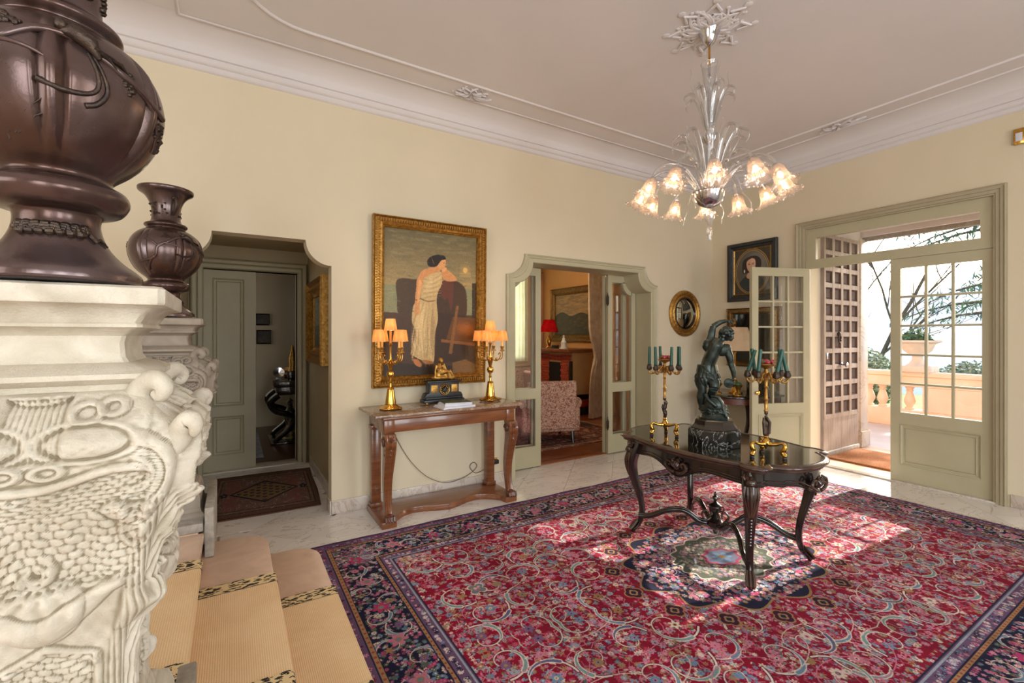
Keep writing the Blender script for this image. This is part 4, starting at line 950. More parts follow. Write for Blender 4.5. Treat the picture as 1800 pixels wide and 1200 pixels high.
frame_thing(pt, -fw, -fh, fw, fh, .105, gp, 'gilt', lambda x, z, h: (x, -h, z))
canvas(pt, -fw + .10, -fh + .10, fw - .10, fh - .10, -.018, 'lady_canvas')
lv = MB().tube([(0, 0, 0), (.0, -.006, .014), (0, -.004, .03), (0, 0, .042)], [.005, .009, .008, .002], 6).mesh('gilt_leaf', 'gilt')
n = 0
for L, c0, dirx in ((fw, fh - .045, 0), (fw, -fh + .045, 0), (fh, fw - .045, 1), (fh, -fw + .045, 1)):
    k = int(2 * (L - .03) / .024)
    for i in range(k):
        t = -L + .03 + (i + .5) * .024
        x, z, a = (t, c0 - .02 * (1 if c0 > 0 else -1), 0) if not dirx else (c0 - .02 * (1 if c0 > 0 else -1), t, 90)
        o = linkobj('gilt_leaf', lv, pt, (x, -.052, z)); s_ = 1 if c0 > 0 else -1
        o.rotation_euler = (0, R((0 if s_ > 0 else 180) + (90 if dirx else 0)), 0)
        n += 1
# ---- console table
ct = thing('console_table', 'walnut console table with brown marble top and scrolled lion-paw legs', 'table', (-4.375, -.30, 0))
MB().prism(rect(-.685, -.285, .70, .28), .895, .918).build('marble_top', 'brown_marble', ct, bevel=.006, bseg=3)
MB().box((-.62, -.255, .865), (.64, .255, .895)).build('cornice_moulding', 'walnut_long', ct, bevel=.01, bseg=3)
MB().box((-.60, -.235, .765), (.615, .25, .866)).build('frieze', 'walnut_long', ct, bevel=.003)
MB().box((-.605, -.245, .757), (-.52, -.05, .866)).box((.535, -.245, .757), (.62, -.05, .866)).build('frieze_block', 'walnut_long', ct, bevel=.003)
def serp(g):
    pts = [(-.625 - g, .235 + g), (-.625 - g, -.255 - g), (-.505 + g, -.255 - g), (-.495 + g, -.17 - g)] + [(-.495 + .19 * t + g * 0, -.17 + .13 * math.sin(PI / 2 * t) - g) for t in (.3, .6, 1)] + \
          [(-.2, -.055 - g), (-.10, -.10 - g), (-.02, -.12 - g), (.008, -.135 - g), (.036, -.12 - g), (.12, -.10 - g), (.22, -.055 - g)] + [(.32 + .19 * t, -.04 - .13 * (1 - math.cos(PI / 2 * t)) - g) for t in (0, .4, .7, 1)] + [(.521 - g, -.255 - g), (.64 + g, -.255 - g), (.64 + g, .235 + g)]
    return pts
MB().prism(serp(0), .0, .052).build('base_shelf', 'walnut_long', ct, bevel=.004)
for x in (-.565, .58):
    MB().box((x - .04, .14, .052), (x + .04, .22, .765)).box((x - .05, .13, .052), (x + .05, .23, .085)).box((x - .046, .134, .73), (x + .046, .226, .765)).build('rear_post', 'walnut', ct, bevel=.003)
    lg = thing('leg', '', '', (x, -.20, 0)); lg.parent = ct; del lg['label'], lg['category']
    side = spline([(-.035, .757, 0), (-.055, .70, 0), (-.050, .63, 0), (-.035, .56, 0), (-.008, .46, 0), (.012, .36, 0), (.012, .26, 0), (-.004, .16, 0), (-.022, .09, 0)], 5)
    def wid(z): return float(np.interp(z, [.05, .12, .25, .5, .65, .757], [.036, .028, .030, .040, .044, .043]))
    def dep(z): return float(np.interp(z, [.05, .12, .25, .45, .6, .70, .757], [.030, .026, .030, .036, .050, .062, .058]))
    lp = [[(wid(z) * sx, y + dep(z) * sy, z) for sx, sy in ((-1, -.8), (-.8, -1), (-.45, -.86), (-.3, -1), (0, -.86), (.3, -1), (.45, -.86), (.8, -1), (1, -.8), (1, .8), (.8, 1), (-.8, 1), (-1, .8))] for y, z, _ in side]
    MB().loft(lp, caps=True).build('shaft', 'walnut', lg, angle=25)
    mb = MB()
    for s_ in (-1, 1):                       # scroll eyes on the flanks
        mb.tube([(s_ * .046, -.03 + .036 * math.cos(t) * (1 - t / 14), .69 + .045 * math.sin(t) * (1 - t / 14)) for t in [k * .45 for k in range(26)]], .006, 6)
        mb.lathe([(0, -.012), (.018, -.010), (.02, 0), (0, .0)], 12, (0, 0, 0)) if False else None
    for k in range(-2, 3):
        for j in range(4): mb.tube([(k * .017, -.098 + .01 * abs(k) + j * .004, .74 - j * .04), (k * .019, -.112 + .012 * abs(k) + j * .008, .715 - j * .04), (k * .017, -.098 + .01 * abs(k) + j * .012, .69 - j * .04)], [.007, .012, .003], 6)
    o = mb.build('acanthus_carving', 'carved_walnut', lg); o['kind'] = 'stuff'
    mb = MB().box((-.052, -.062, .0), (.055, .045, .052)) if False else MB()
    mb.ball((0, -.03, .082), (.042, .05, .034), 14, 10)
    for k in range(4): mb.tube([(-.03 + k * .02, -.05, .095), (-.032 + k * .0215, -.075, .09), (-.032 + k * .0215, -.084, .066), (-.032 + k * .0215, -.08, .056)], [.010, .013, .012, .006], 8)
    mb.build('paw', 'carved_walnut', lg)
# plug socket, plug, flexes
so = thing('wall_socket', 'brass wall socket with black plug to the right under the console', 'socket', (-3.69, -.001, .235))
MB().box((-.055, -.012, -.035), (.055, 0, .035)).build('cover_plate', 'brass', so, bevel=.003)
MB().box((-.02, -.055, -.022), (.05, -.012, .022)).build('plug', 'black_plastic', so, bevel=.008)
cb = MB().tube(spline([(-4.80, -.012, .90), (-4.76, -.015, .70), (-4.62, -.02, .42), (-4.45, -.05, .22), (-4.25, -.06, .12), (-4.05, -.03, .125), (-3.93, -.02, .17), (-3.88, -.015, .22), (-3.92, -.015, .26), (-3.96, -.015, .22), (-3.90, -.02, .15), (-3.80, -.02, .17), (-3.73, -.03, .20), (-3.69, -.05, .215)], 6), .0035, 6).build('lamp_cord', 'cable')
tag(cb, 'thin brown lamp flex looping down the wall beneath the console', 'cord')
cb = MB().tube(spline([(-3.80, -.012, .895), (-3.79, -.012, .6), (-3.75, -.015, .40), (-3.73, -.03, .28), (-3.70, -.05, .25)], 6), .003, 6).build('lamp_cord', 'cable')
tag(cb, 'straight lamp flex hanging to the socket at the right of the console', 'cord')
# ---- candelabrum lamps
mat('lamp_shade_silk', (250, 176, 84), (255, 206, 120), rough=.7, sc=30, stretch=(1, 1, .1))
def shade_mat():
    m = translucent('silk_shade', (255, 214, 150), (255, 232, 180), 60, .7, (1, 1, .05)); nt = m.node_tree; out = nt.nodes['Material Output']
shade_mat(); emis('filament', (255, 190, 110), 30)
def cand_lamp(x, y, rz, lab):
    t = thing('candelabrum_lamp', lab, 'lamp', (x, y, .9185), rz, 'brass lamps on the console'); t.scale = (1.36, 1.36, 1.36)
    MB().lathe([(0, .004), (.066, .004), (.07, .010), (.062, .018), (.05, .022), (.042, .030), (.034, .034)], 32).build('base', 'brass', t)
    for k in range(4):
        a = R(45 + 90 * k); MB().ball((.064 * math.cos(a), .064 * math.sin(a), .010), (.016, .016, .010), 10, 6).build('foot', 'brass', t)
    MB().lathe([(.030, .03), (.034, .036), (.033, .05), (.022, .12), (.020, .128), (.024, .132), (.018, .138), (.008, .142), (.006, .165), (.012, .172), (.007, .18), (.008, .195), (.020, .205), (.025, .222), (.020, .238), (.009, .246), (.013, .262), (.019, .285), (.022, .29), (.010, .296), (.016, .31), (.008, .32), (.007, .40), (.012, .41), (.006, .42)], 28).build('stem', 'brass', t)
    for k in range(4):
        a = R(20 + 90 * k); c, s_ = math.cos(a), math.sin(a)
        ar = MB().tube(spline([(.008 * c, .008 * s_, .305), (.035 * c, .035 * s_, .288), (.062 * c, .062 * s_, .296), (.078 * c, .078 * s_, .33), (.07 * c, .07 * s_, .345), (.060 * c, .060 * s_, .332)], 4), .0045, 6)
        ar.tube(spline([(.06 * c, .06 * s_, .298), (.085 * c, .085 * s_, .305), (.092 * c, .092 * s_, .335), (.088 * c, .088 * s_, .352)], 4), .004, 6); ar.ball((.045 * c, .045 * s_, .30), .010, 8, 6)
        ar.lathe([(.004, 0), (.018, .004), (.016, .010), (.009, .014), (.011, .03), (.014, .036), (.013, .04)], 16, (.088 * c, .088 * s_, .352))
        ao = ar.build('arm', 'gilt', t)
        MB().lathe([(.0075, .388), (.0075, .432)], 12, (.088 * c, .088 * s_, 0)).build('candle_tube', 'lamp_shade_silk', ao)
        MB().lathe([(.041, .428), (.0405, .43), (.029, .502), (.0285, .502), (.040, .43)], 24, (.088 * c, .088 * s_, 0), caps=False, fn=lambda a, r, z: r * (1 + .02 * math.cos(24 * a))).build('lamp_shade', 'silk_shade', t)
        MB().ball((.088 * c, .088 * s_, .455), (.007, .007, .014), 8, 6).build('bulb', 'filament', t)
    MB().lathe([(.0075, .42), (.0075, .50)], 12).build('candle_tube', 'lamp_shade_silk', t)
    MB().lathe([(.041, .498), (.0405, .50), (.029, .572), (.0285, .572), (.040, .50)], 24, caps=False, fn=lambda a, r, z: r * (1 + .02 * math.cos(24 * a))).build('lamp_shade', 'silk_shade', t)
    MB().ball((0, 0, .525), (.007, .007, .014), 8, 6).build('bulb', 'filament', t)
    for k in range(4):
        a = R(20 + 90 * k); l = lamp('lamp_bulb_light', 'POINT', (.088 * math.cos(a), .088 * math.sin(a), .468), 1.15, (1, .79, .48), shadow_soft_size=.012); l.parent = t
    l = lamp('lamp_bulb_light', 'POINT', (0, 0, .54), 1.15, (1, .79, .48), shadow_soft_size=.012); l.parent = t
    return t
cand_lamp(-4.86, -.31, 0, 'brass five-shade table lamp at the left end of the console')
cand_lamp(-3.875, -.29, R(25), 'brass five-shade table lamp at the right end of the console')
# ---- black clock with gilt figure
ck = thing('mantel_clock', 'black marble mantel clock with a gilt seated figure, on the console', 'clock', (-4.335, -.20, .9185))
MB().box((-.20, -.06, .012), (.20, .07, .045)).box((-.185, -.055, .045), (.185, .07, .065)).build('plinth', 'black_slate', ck, bevel=.006)
MB().prism([(-.19, .065), (-.17, .10), (-.145, .105), (-.145, .19), (-.165, .20), (.165, .20), (.145, .19), (.145, .105), (.17, .10), (.19, .065)], -.045, .06, 'y').build('case', 'black_slate', ck, bevel=.002)
MB().box((-.17, -.055, .198), (.17, .065, .215)).build('case_top', 'black_slate', ck, bevel=.004)
for x in (-.10, .10): MB().box((x - .032, -.05, .105), (x + .032, -.044, .178)).build('gilt_panel', 'gilt', ck, bevel=.004)
bz = MB(); bz.xf = Matrix.Translation((0, -.045, .135)) @ Matrix.Rotation(R(90), 4, 'X')
bz.lathe([(.040, 0), (.050, .002), (.053, .008), (.049, .013), (.043, .010), (.042, .004)], 32, caps=False); bz.build('bezel', 'gilt', ck)
bz = MB(); bz.xf = Matrix.Translation((0, -.048, .135)) @ Matrix.Rotation(R(90), 4, 'X'); bz.lathe([(0, .0), (.043, .0), (.043, .003), (0, .003)], 32); bz.build('dial', 'dark_glass', ck)
hd = MB(); hd.tube([(0, -.053, .135), (.012, -.053, .155)], [.0018, .001], 5); hd.build('clock_hand', 'gilt', ck); hd = MB(); hd.tube([(0, -.0535, .135), (-.02, -.0535, .118)], [.0015, .001], 5); hd.build('clock_hand', 'gilt', ck)
for k in range(12):
    a = R(30 * k); MB().box((-.0035, -.0545, -.0035), (.0035, -.0525, .0035)).build('hour_mark', 'gilt', ck).location = (.034 * math.sin(a), 0, .135 + .034 * math.cos(a))
for x in (-.17, .17): MB().ball((x, -.045, .0125), (.020, .016, .012), 10, 6).ball((x - .008, -.055, .012), (.01, .01, .01), 8, 5).build('foot', 'gilt', ck)
fg = MB()                               # seated figure leaning on its hand
fg.ball((-.01, .01, .232), (.09, .04, .020), 14, 8); fg.tube([(.0, .01, .24), (.045, .01, .25), (.09, .0, .225)], [.03, .03, .02], 10); fg.tube([(.02, 0, .24), (.065, -.01, .275), (.10, -.01, .228)], [.016, .014, .010], 8)
fg.tube([(-.035, .01, .25), (-.03, .005, .275), (-.035, 0, .305), (-.025, 0, .325)], [.032, .024, .027, .012], 12); fg.tube([(-.03, 0, .26), (.0, -.02, .275), (.035, -.02, .272), (.045, -.015, .235)], [.022, .020, .015, .010], 10)
fg.tube([(-.03, 0, .262), (-.005, .0, .262), (.02, .005, .25)], [.024, .022, .016], 10)
fg.ball((-.012, -.004, .343), (.017, .018, .021), 12, 8); fg.ball((-.018, .002, .350), (.018, .019, .018), 12, 8)
fg.tube([(-.055, 0, .315), (-.068, -.005, .28), (-.072, -.01, .245), (-.078, -.01, .232)], [.013, .010, .008, .006], 8); fg.tube([(-.008, -.005, .312), (.016, -.015, .298), (.02, -.02, .29), (.004, -.018, .325)], [.012, .009, .008, .006], 8)
fo = remesh(fg, 'gilt_figure', 'gilt', ck, .0028, 2); fo.data.transform(Matrix.Translation((0, 0, .214)) @ Matrix.Diagonal((1.1, 1.2, 1.42, 1)) @ Matrix.Translation((0, 0, -.214)))
MB().prism([(.03, .232), (.105, .232), (.06, .285)], -.022, .012, 'y').build('gilt_lyre', 'gilt', ck, bevel=.003)
# ---- magazines
for k, (z, sx, sy, rz, m, lab) in enumerate(((0, .155, .10, 4, 'white_paper', 'bottom white magazine of the pile on the console'), (.009, .150, .10, 2, 'white_paper', 'second white magazine from the bottom of the pile on the console'), (.018, .125, .095, -3, 'white_paper', 'third, smaller white magazine in the pile on the console'),
                                             (.027, .125, .095, -6, 'white_paper', 'grey-white magazine just under the green booklet on the console'), (.036, .12, .09, -9, 'green_cover', 'dark green booklet on top of the magazine pile on the console'))):
    if k == 4: mat('green_cover', (70, 84, 48), (46, 60, 40), rough=.4, sc=14)
    t = thing('magazine', lab, 'magazine', (-4.33 + .006 * k, -.46 + (.0 if k < 2 else .02), .919 + z), R(rz), 'magazines piled on the console')
    MB().box((-sx, -sy, .0006), (sx, sy, .0084)).build('pages', 'white_paper', t)
    MB().box((-sx - .002, -sy - .002, .0084), (sx + .002, sy + .002, .009)).box((-sx - .002, -sy - .002, 0), (sx + .002, sy + .002, .0006)).box((-sx - .002, -sy - .002, .0), (-sx - .001, sy + .002, .009)).build('cover', m, t)
# ---- convex mirror
cm = thing('round_mirror', 'round gilt-framed convex mirror on the wall right of the folding door', 'mirror', (-.635, -.001, 1.86))
mb = MB(); mb.xf = Matrix.Rotation(R(90), 4, 'X')
mb.lathe([(.318, 0), (.322, .02), (.31, .036), (.29, .042), (.272, .034), (.262, .022), (.255, .024), (.245, .034), (.232, .036), (.222, .026), (.215, .02)], 64, caps=False); mb.build('picture_frame', 'gilt', cm)
mb = MB(); mb.xf = Matrix.Rotation(R(90), 4, 'X'); mb.lathe([(.222, .0), (.222, .024), (.205, .028), (.198, .016)], 64, caps=False); mb.build('inner_ring', 'ebony', cm)
mb = MB(); mb.xf = Matrix.Rotation(R(90), 4, 'X'); mb.lathe([(.20, .012), (.17, .026), (.12, .040), (.06, .048), (0, .051)], 48, caps=False); mb.build('mirror_glass', 'mirror_glass', cm, angle=80)
sp = MB().ball((0, 0, 0), .0085, 8, 6).mesh('gilt_ball', 'gilt')
for k in range(32): linkobj('gilt_ball', sp, cm, (.285 * math.cos(2 * PI * k / 32), -.042, .285 * math.sin(2 * PI * k / 32)))
# ---- pictures on the garden-door wall
def oval_portrait():
    c = Cv(360, 440, (58, 50, 38)); rnd = random.Random(1)
    for _ in range(700): c.ell(rnd.uniform(0, 360), rnd.uniform(0, 440), 4, 4, rnd.choice(((74, 64, 46), (44, 38, 30))), 0, 2, .6)
    c.ell(180, 222, 160, 204, (150, 116, 62)); c.ell(180, 222, 152, 196, (60, 44, 30)); c.ell(180, 222, 147, 190, (176, 140, 82)); m = c.a.copy()
    c.ell(180, 222, 142, 186, (88, 84, 72)); c.ell(230, 150, 90, 110, (112, 106, 92), 0, 60)
    c.spoly([(60, 330), (110, 270), (160, 250), (230, 262), (290, 320), (300, 430), (60, 430)], (38, 46, 48)); c.spoly([(130, 262), (150, 230), (190, 225), (215, 255), (190, 285), (150, 285)], (190, 146, 116))
    c.spoly([(92, 190), (100, 120), (150, 88), (215, 86), (258, 120), (262, 180), (240, 200), (110, 236)], (44, 30, 26))
    c.spoly([(134, 130), (170, 106), (204, 112), (214, 150), (206, 200), (182, 226), (152, 218), (134, 180)], (206, 156, 128)); c.spoly([(170, 110), (204, 116), (212, 150), (204, 196), (184, 216)], (222, 178, 150), .7)
    for x in (154, 190): c.ell(x, 156, 8, 3.4, (60, 36, 30)); c.line([(x - 10, 147), (x + 10, 145)], 2.4, (90, 58, 44))
    c.line([(174, 150), (178, 180), (170, 184)], 3, (168, 112, 90)); c.ell(174, 200, 12, 3.6, (168, 66, 62)); c.ell(112, 214, 7, 16, (216, 208, 190))
    a = c.a; Y, X = np.mgrid[0:440, 0:360]; d = np.hypot((X - 180) / 142, (Y - 222) / 186) > 1; a[d] = m[d]; c.a = a; c.blur(1); c.grain(.15, 3); return c.a
image_mat('portrait_canvas', oval_portrait(), rough=.35)
def side_picture(name, label, cat, yc, zc, w, h, fw, prof, m, mcan, inner=None, x=-.001):
    t = thing(name, label, cat, (x, yc, zc), R(-90))
    frame_thing(t, -w / 2, -h / 2, w / 2, h / 2, fw, prof, m, lambda X, z, hh: (X, -hh, z))
    if inner:
        i = w / 2 - fw; j = h / 2 - fw
        MB().loft(frame_loops(rect(-i, -j, i, j), rect(-i + .018, -j + .018, i - .018, j - .018), [(0, .02), (.3, .028), (1, .012)], lambda X, z, hh: (X, -hh, z))).build('inner_frame', inner, t)
    canvas(t, -w / 2 + fw * .8, -h / 2 + fw * .8, w / 2 - fw * .8, h / 2 - fw * .8, -.014, mcan)
    return t
mat('black_frame', (30, 34, 38), (46, 44, 42), rough=.35, sc=30, bmp=.6, bsc=140)
side_picture('oval_portrait', 'dark-framed oval portrait of a dark-haired lady, above the open glass leaf', 'painting', -.605, 2.425, .69, .80, .085, [(0, 0), (0, .04), (.1, .05), (.5, .045), (.6, .03), (.75, .035), (1, .02)], 'black_frame', 'portrait_canvas', 'gilt')
side_picture('gilt_mirror', 'gilt-framed dark mirror under the oval portrait, behind the open glass leaf', 'mirror', -.63, 1.53, .74, .80, .085, gp, 'gilt_dark', 'dark_glass')
ms = thing('motion_sensor', 'small brass-rimmed motion sensor high on the wall at the right edge', 'sensor', (-.001, -3.075, 3.33), R(-90))
MB().box((-.035, -.03, -.07), (.035, 0, .07)).build('housing', 'brass', ms, bevel=.006); MB().box((-.022, -.036, -.045), (.022, -.028, .03)).build('lens', 'white_paper', ms, bevel=.006)
# ---- gilt picture on the passage side wall
def seascape():
    c = Cv(300, 260, (120, 126, 118)); rnd = random.Random(2); c.poly([(0, 150), (300, 140), (300, 260), (0, 260)], (66, 76, 70))
    for _ in range(200): x, y = rnd.uniform(0, 300), rnd.uniform(0, 260); c.line([(x, y), (x + 30, y + rnd.uniform(-3, 3))], 5, rnd.choice(((150, 152, 140), (90, 98, 94), (60, 64, 58))), 3, .4)
    c.blur(2); return c.a
image_mat('seascape_canvas', seascape(), rough=.4)
pg = side_picture('gilt_framed_seascape', 'gilt-framed seascape hanging on the side wall inside the passage opening', 'painting', .98, 1.70, 1.02, .88, .16, [(0, 0), (0, .07), (.08, .085), (.16, .07), (.3, .05), (.5, .055), (.6, .075), (.7, .06), (.85, .03), (1, .02)], 'gilt', 'seascape_canvas', 'gilt', x=-5.221)
# ================================================================ EBONY TABLE AND WHAT STANDS ON IT
tb = thing('ebony_table', 'ebonised turtle-top table with carved cabriole legs, in the middle of the rug', 'table', (-2.985, -2.11, .0095), R(90))
def toppoly(g=0, n=5):
    q = [(.695, 0), (.685, .10), (.645, .20), (.585, .262), (.560, .285), (.575, .315), (.570, .362), (.530, .395), (.480, .400), (.440, .385), (.415, .388), (.33, .412), (.20, .440), (.08, .452)]
    pts = q + [(-x, y) for x, y in q[::-1] if x] + [(-x, -y) for x, y in q[1:]] + [(x, -y) for x, y in q[::-1][:-1]]
    pts = [pts[i] for i in range(len(pts)) if i == 0 or pts[i] != pts[i - 1]]
    P = [(p[0], p[1]) for p in spline([(x, y, 0) for x, y in pts], n, True)]
    out = []
    for i, p in enumerate(P):
        a, b = Vector(P[i - 1]), Vector(P[(i + 1) % len(P)]); t = (b - a).normalized(); out.append((p[0] + t.y * g, p[1] - t.x * g))
    return out
def ringz(g, z): return [(x, y, z) for x, y in toppoly(g)]
MB().loft([ringz(-.012, .722), ringz(-.004, .726), ringz(-.002, .738), ringz(.012, .744), ringz(.020, .752), ringz(.018, .760), ringz(.006, .766), ringz(-.004, .769), ringz(-.010, .770), ringz(-.016, .765), ringz(-.022, .765)]).build('moulded_edge', 'ebony_edge', tb, angle=50)
MB().prism(toppoly(-.020), .724, .7655).build('table_top', 'ebony_top', tb)
# apron with a scalloped lower edge and drop ornaments
AP = toppoly(-.035); n = len(AP)
def drop(p):
    x, y = abs(p[0]), abs(p[1]); e = min(1, x / .715); w = .095
    if y > .33: w = .085 + .055 * math.exp(-(x / .12) ** 2) + .012 * math.cos(x * 14)
    elif x > .60: w = .085 + .05 * math.exp(-(y / .09) ** 2)
    return w
lo_ = [[(x, y, .724) for x, y in AP], [(x, y, .724 - drop((x, y)) + .012) for x, y in AP], [(x * 1.012, y * 1.016, .724 - drop((x, y)) + .008) for x, y in AP], [(x * 1.012, y * 1.016, .724 - drop((x, y))) for x, y in AP], [(x * .96, y * .95, .724 - drop((x, y))) for x, y in AP], [(x * .96, y * .95, .724) for x, y in AP]]
MB().loft(lo_).build('apron', 'ebony', tb, angle=40)
for k, off in enumerate((.012, .030)):
    pts = [(x * (1.006), y * 1.008, .724 - drop((x, y)) + off) for x, y in AP]
    MB().loft([[(p[0] * (1 + math.cos(a) * .004), p[1] * (1 + math.cos(a) * .005), p[2] + .003 * math.sin(a)) for p in pts] for a in [k2 * PI / 2 for k2 in range(4)]], cv=True).build('brass_inlay_line', 'ebony_edge', tb)
for ang, x, y in ((-90, 0, -.425), (90, 0, .425), (0, .69, 0), (180, -.69, 0)):
    m = MB(); m.xf = Matrix.Translation((x, y, .635)) @ Matrix.Rotation(R(ang + 90), 4, 'Z')
    m.ball((0, -.006, .018), (.030, .018, .034), 12, 8)
    for s_ in (-1, 1):
        m.tube(spline([(s_ * .012, -.012, -.03), (s_ * .05, -.014, -.022), (s_ * .085, -.012, .005), (s_ * .075, -.012, .035), (s_ * .05, -.014, .038), (s_ * .045, -.014, .018), (s_ * .06, -.014, .014)], 5), [.011, .006], 8)
        m.tube(spline([(s_ * .02, -.012, .04), (s_ * .03, -.018, .055), (s_ * .012, -.018, .062)], 4), [.009, .006], 6)
    for k in range(5): m.tube([(0, -.018, .0), ((k - 2) * .012, -.026, .028 - abs(k - 2) * .004), ((k - 2) * .016, -.018, .048 - abs(k - 2) * .006)], [.004, .007, .003], 6)
    o = m.build('carved_cartouche', 'ebony_edge', tb); o['kind'] = 'stuff'
lg = MB(); prof = [(.0, .715, .040, .045), (.018, .66, .040, .043), (.040, .60, .037, .042), (.048, .54, .034, .038), (.036, .47, .029, .032), (.012, .39, .024, .026), (-.016, .30, .020, .022), (-.034, .21, .018, .019), (-.032, .13, .017, .018), (-.010, .07, .017, .018), (.022, .035, .019, .021), (.038, .012, .014, .016), (.034, .0, .008, .008)]
sp_ = spline([(a, b, 0) for a, b, _, _ in prof], 4)
zz = [b for _, b, _ in sp_]
lp = []
for (o_, z, _) in sp_:
    w = 1.2 * float(np.interp(-z, [-p[1] for p in prof], [p[2] for p in prof])); d = 1.15 * float(np.interp(-z, [-p[1] for p in prof], [p[3] for p in prof]))
    lp.append([(o_ + d * math.cos(a) * (1 + .10 * math.cos(4 * a)), w * math.sin(a) * (1 + .10 * math.cos(4 * a)), z) for a in [2 * PI * k / 20 for k in range(20)]])
lg.loft(lp, caps=True); legm = lg.mesh('leg', 'ebony', angle=50)
cv = MB(Matrix.Diagonal((1.08, 1.3, 1, 1))); rnd = random.Random(6)
cv.ball((.062, 0, .655), (.022, .022, .026), 12, 8); cv.ball((.078, 0, .650), (.010, .008, .010), 8, 6)
for k in range(-2, 3):
    cv.tube([(.04, k * .014, .70), (.060 - abs(k) * .004, k * .017, .685), (.055, k * .012, .665)], [.006, .010, .004], 6)
    cv.tube(spline([(.070 - abs(k) * .006, k * .013, .63), (.086 - abs(k) * .008, k * .015, .58), (.084 - abs(k) * .008, k * .010, .52), (.064, k * .004, .45)], 3), [.009, .003], 6)
for k in range(9): cv.ball((.060 - k * .0075, 0, .43 - k * .022), (.007, .006, .008), 6, 4)
for k in range(-1, 2): cv.tube([(.0, k * .012, .10), (.028, k * .016, .06), (.052, k * .014, .03), (.048, k * .012, .015)], [.005, .008, .008, .004], 6)
cvm = cv.mesh('carving', 'ebony_edge')
LP = [(.47, .335), (.47, -.335), (-.47, .335), (-.47, -.335)]
for x, y in LP:
    a = math.atan2(y, x) + (R(18) if x * y > 0 else R(-18)); l = linkobj('leg', legm, tb, (x - .02 * math.cos(a), y - .02 * math.sin(a), 0), (0, 0, a))
    o = linkobj('carving', cvm, l); o['kind'] = 'stuff'
    s_ = MB(); dx, dy = x, y; L = math.hypot(x, y); ux, uy = x / L, y / L; vx, vy = -uy, ux
    def pp(t, h, b=0): return (ux * t + vx * b, uy * t + vy * b, h)
    pts = spline([pp(L - .03, .135, 0), pp(L - .12, .150, .01), pp(L - .24, .215, .03), pp(L - .36, .235, .03), pp(L - .46, .17, .01), pp(.06, .16, 0)], 6)
    s_.tube(pts, .019, 10); s_.tube([(p[0], p[1], p[2] + .016) for p in pts], .010, 8)
    s_.build('stretcher', 'ebony', tb, angle=60)
    s2 = MB().tube(spline([pp(.05, .16), pp(.09, .215), pp(.065, .25), pp(.045, .235), pp(.055, .22)], 4), [.010, .006], 8); s2.build('stretcher_scroll', 'ebony_edge', tb, angle=60)
MB().lathe([(0, .085), (.012, .09), (.018, .105), (.012, .115), (.045, .13), (.058, .15), (.055, .18), (.040, .195), (.030, .205), (.038, .215), (.028, .222), (.016, .228), (.022, .24), (.040, .255), (.046, .275), (.042, .292), (.048, .298), (.036, .305), (.020, .315), (.010, .325), (.012, .335), (.020, .347), (.017, .36), (.008, .368), (.010, .378), (.006, .39), (0, .395)], 24).build('stretcher_urn', 'ebony', tb)
for s_ in (0, PI):
    MB().tube(spline([(.040 * math.cos(s_), .040 * math.sin(s_), .26), (.068 * math.cos(s_), .068 * math.sin(s_), .275), (.064 * math.cos(s_), .064 * math.sin(s_), .30), (.044 * math.cos(s_), .044 * math.sin(s_), .295)], 4), .005, 6).build('urn_handle', 'ebony_edge', tb)
TZ = .7755
# ---- bronze statue
VA = R(-54.8)
st = thing('bronze_statue', 'dark green bronze statue of a youth with raised arm, on a veined black marble block', 'statue', (-3.06, -2.15, TZ), VA)
def octa(r, z, k=.45): return [(r, -r * k, z), (r, r * k, z), (r * k, r, z), (-r * k, r, z), (-r, r * k, z), (-r, -r * k, z), (-r * k, -r, z), (r * k, -r, z)]
MB().loft([octa(.168, 0), octa(.170, .004), octa(.170, .108), octa(.165, .114), octa(.160, .117)], caps=True).build('marble_base', 'black_marble', st, angle=20)
MB().loft([octa(.150, .117), octa(.150, .126), octa(.128, .150), octa(.122, .176), octa(.116, .182)], caps=True).build('upper_base', 'ebony', st, angle=20)
rk = MB(); rnd = random.Random(12)
rk.lathe([(0, .180), (.098, .180), (.100, .192), (.088, .206), (.080, .222), (0, .228)], 32)
rk.build('round_plinth', 'bronze_green', st)
rk = MB(); rk.ball((.0, .0, .245), (.085, .075, .040), 20, 12)
for _ in range(190):
    a = rnd.uniform(0, 2 * PI); r = rnd.uniform(.055, .100); z = rnd.uniform(.215, .275); s_ = rnd.uniform(.007, .015); rk.ball((r * math.cos(a) * (1 - (z - .21) * 2), r * .85 * math.sin(a) * (1 - (z - .21) * 2), z), (s_, s_, s_ * .8), 7, 5)
o = remesh(rk, 'rocky_ground', 'bronze_green', st, .0045, 1)
def V(u, v, y=0): return ((u - 1250) * .00382, y, (777 - v) * .00414)     # photo proportions of the figure -> metres, facing the hall
fgr = MB()
T = lambda pts, rr, seg=14, fl=1.0: fgr.tube(spline(pts, 4), [1.2 * float(np.interp(i / (4 * (len(pts) - 1)), np.linspace(0, 1, len(rr)), rr)) for i in range(4 * (len(pts) - 1) + 1)], seg, flat=fl)
T([V(1239, 655, 0), V(1240, 640, .0), V(1247, 622, -.005), V(1254, 606, -.005), V(1259, 596, 0)], [.062, .055, .058, .066, .040], 16, .72)
fgr.ball(V(1243, 607, -.014), (.052, .036, .052), 12, 8); fgr.ball(V(1264, 614, -.014), (.048, .036, .048), 12, 8); fgr.ball(V(1244, 596, 0), (.031, .031, .031), 10, 8); fgr.ball(V(1272, 611, 0), (.031, .031, .031), 10, 8)
T([V(1259, 600, .005), V(1265, 594, .01), V(1269, 588, .01)], [.024, .020, .020])                   # neck
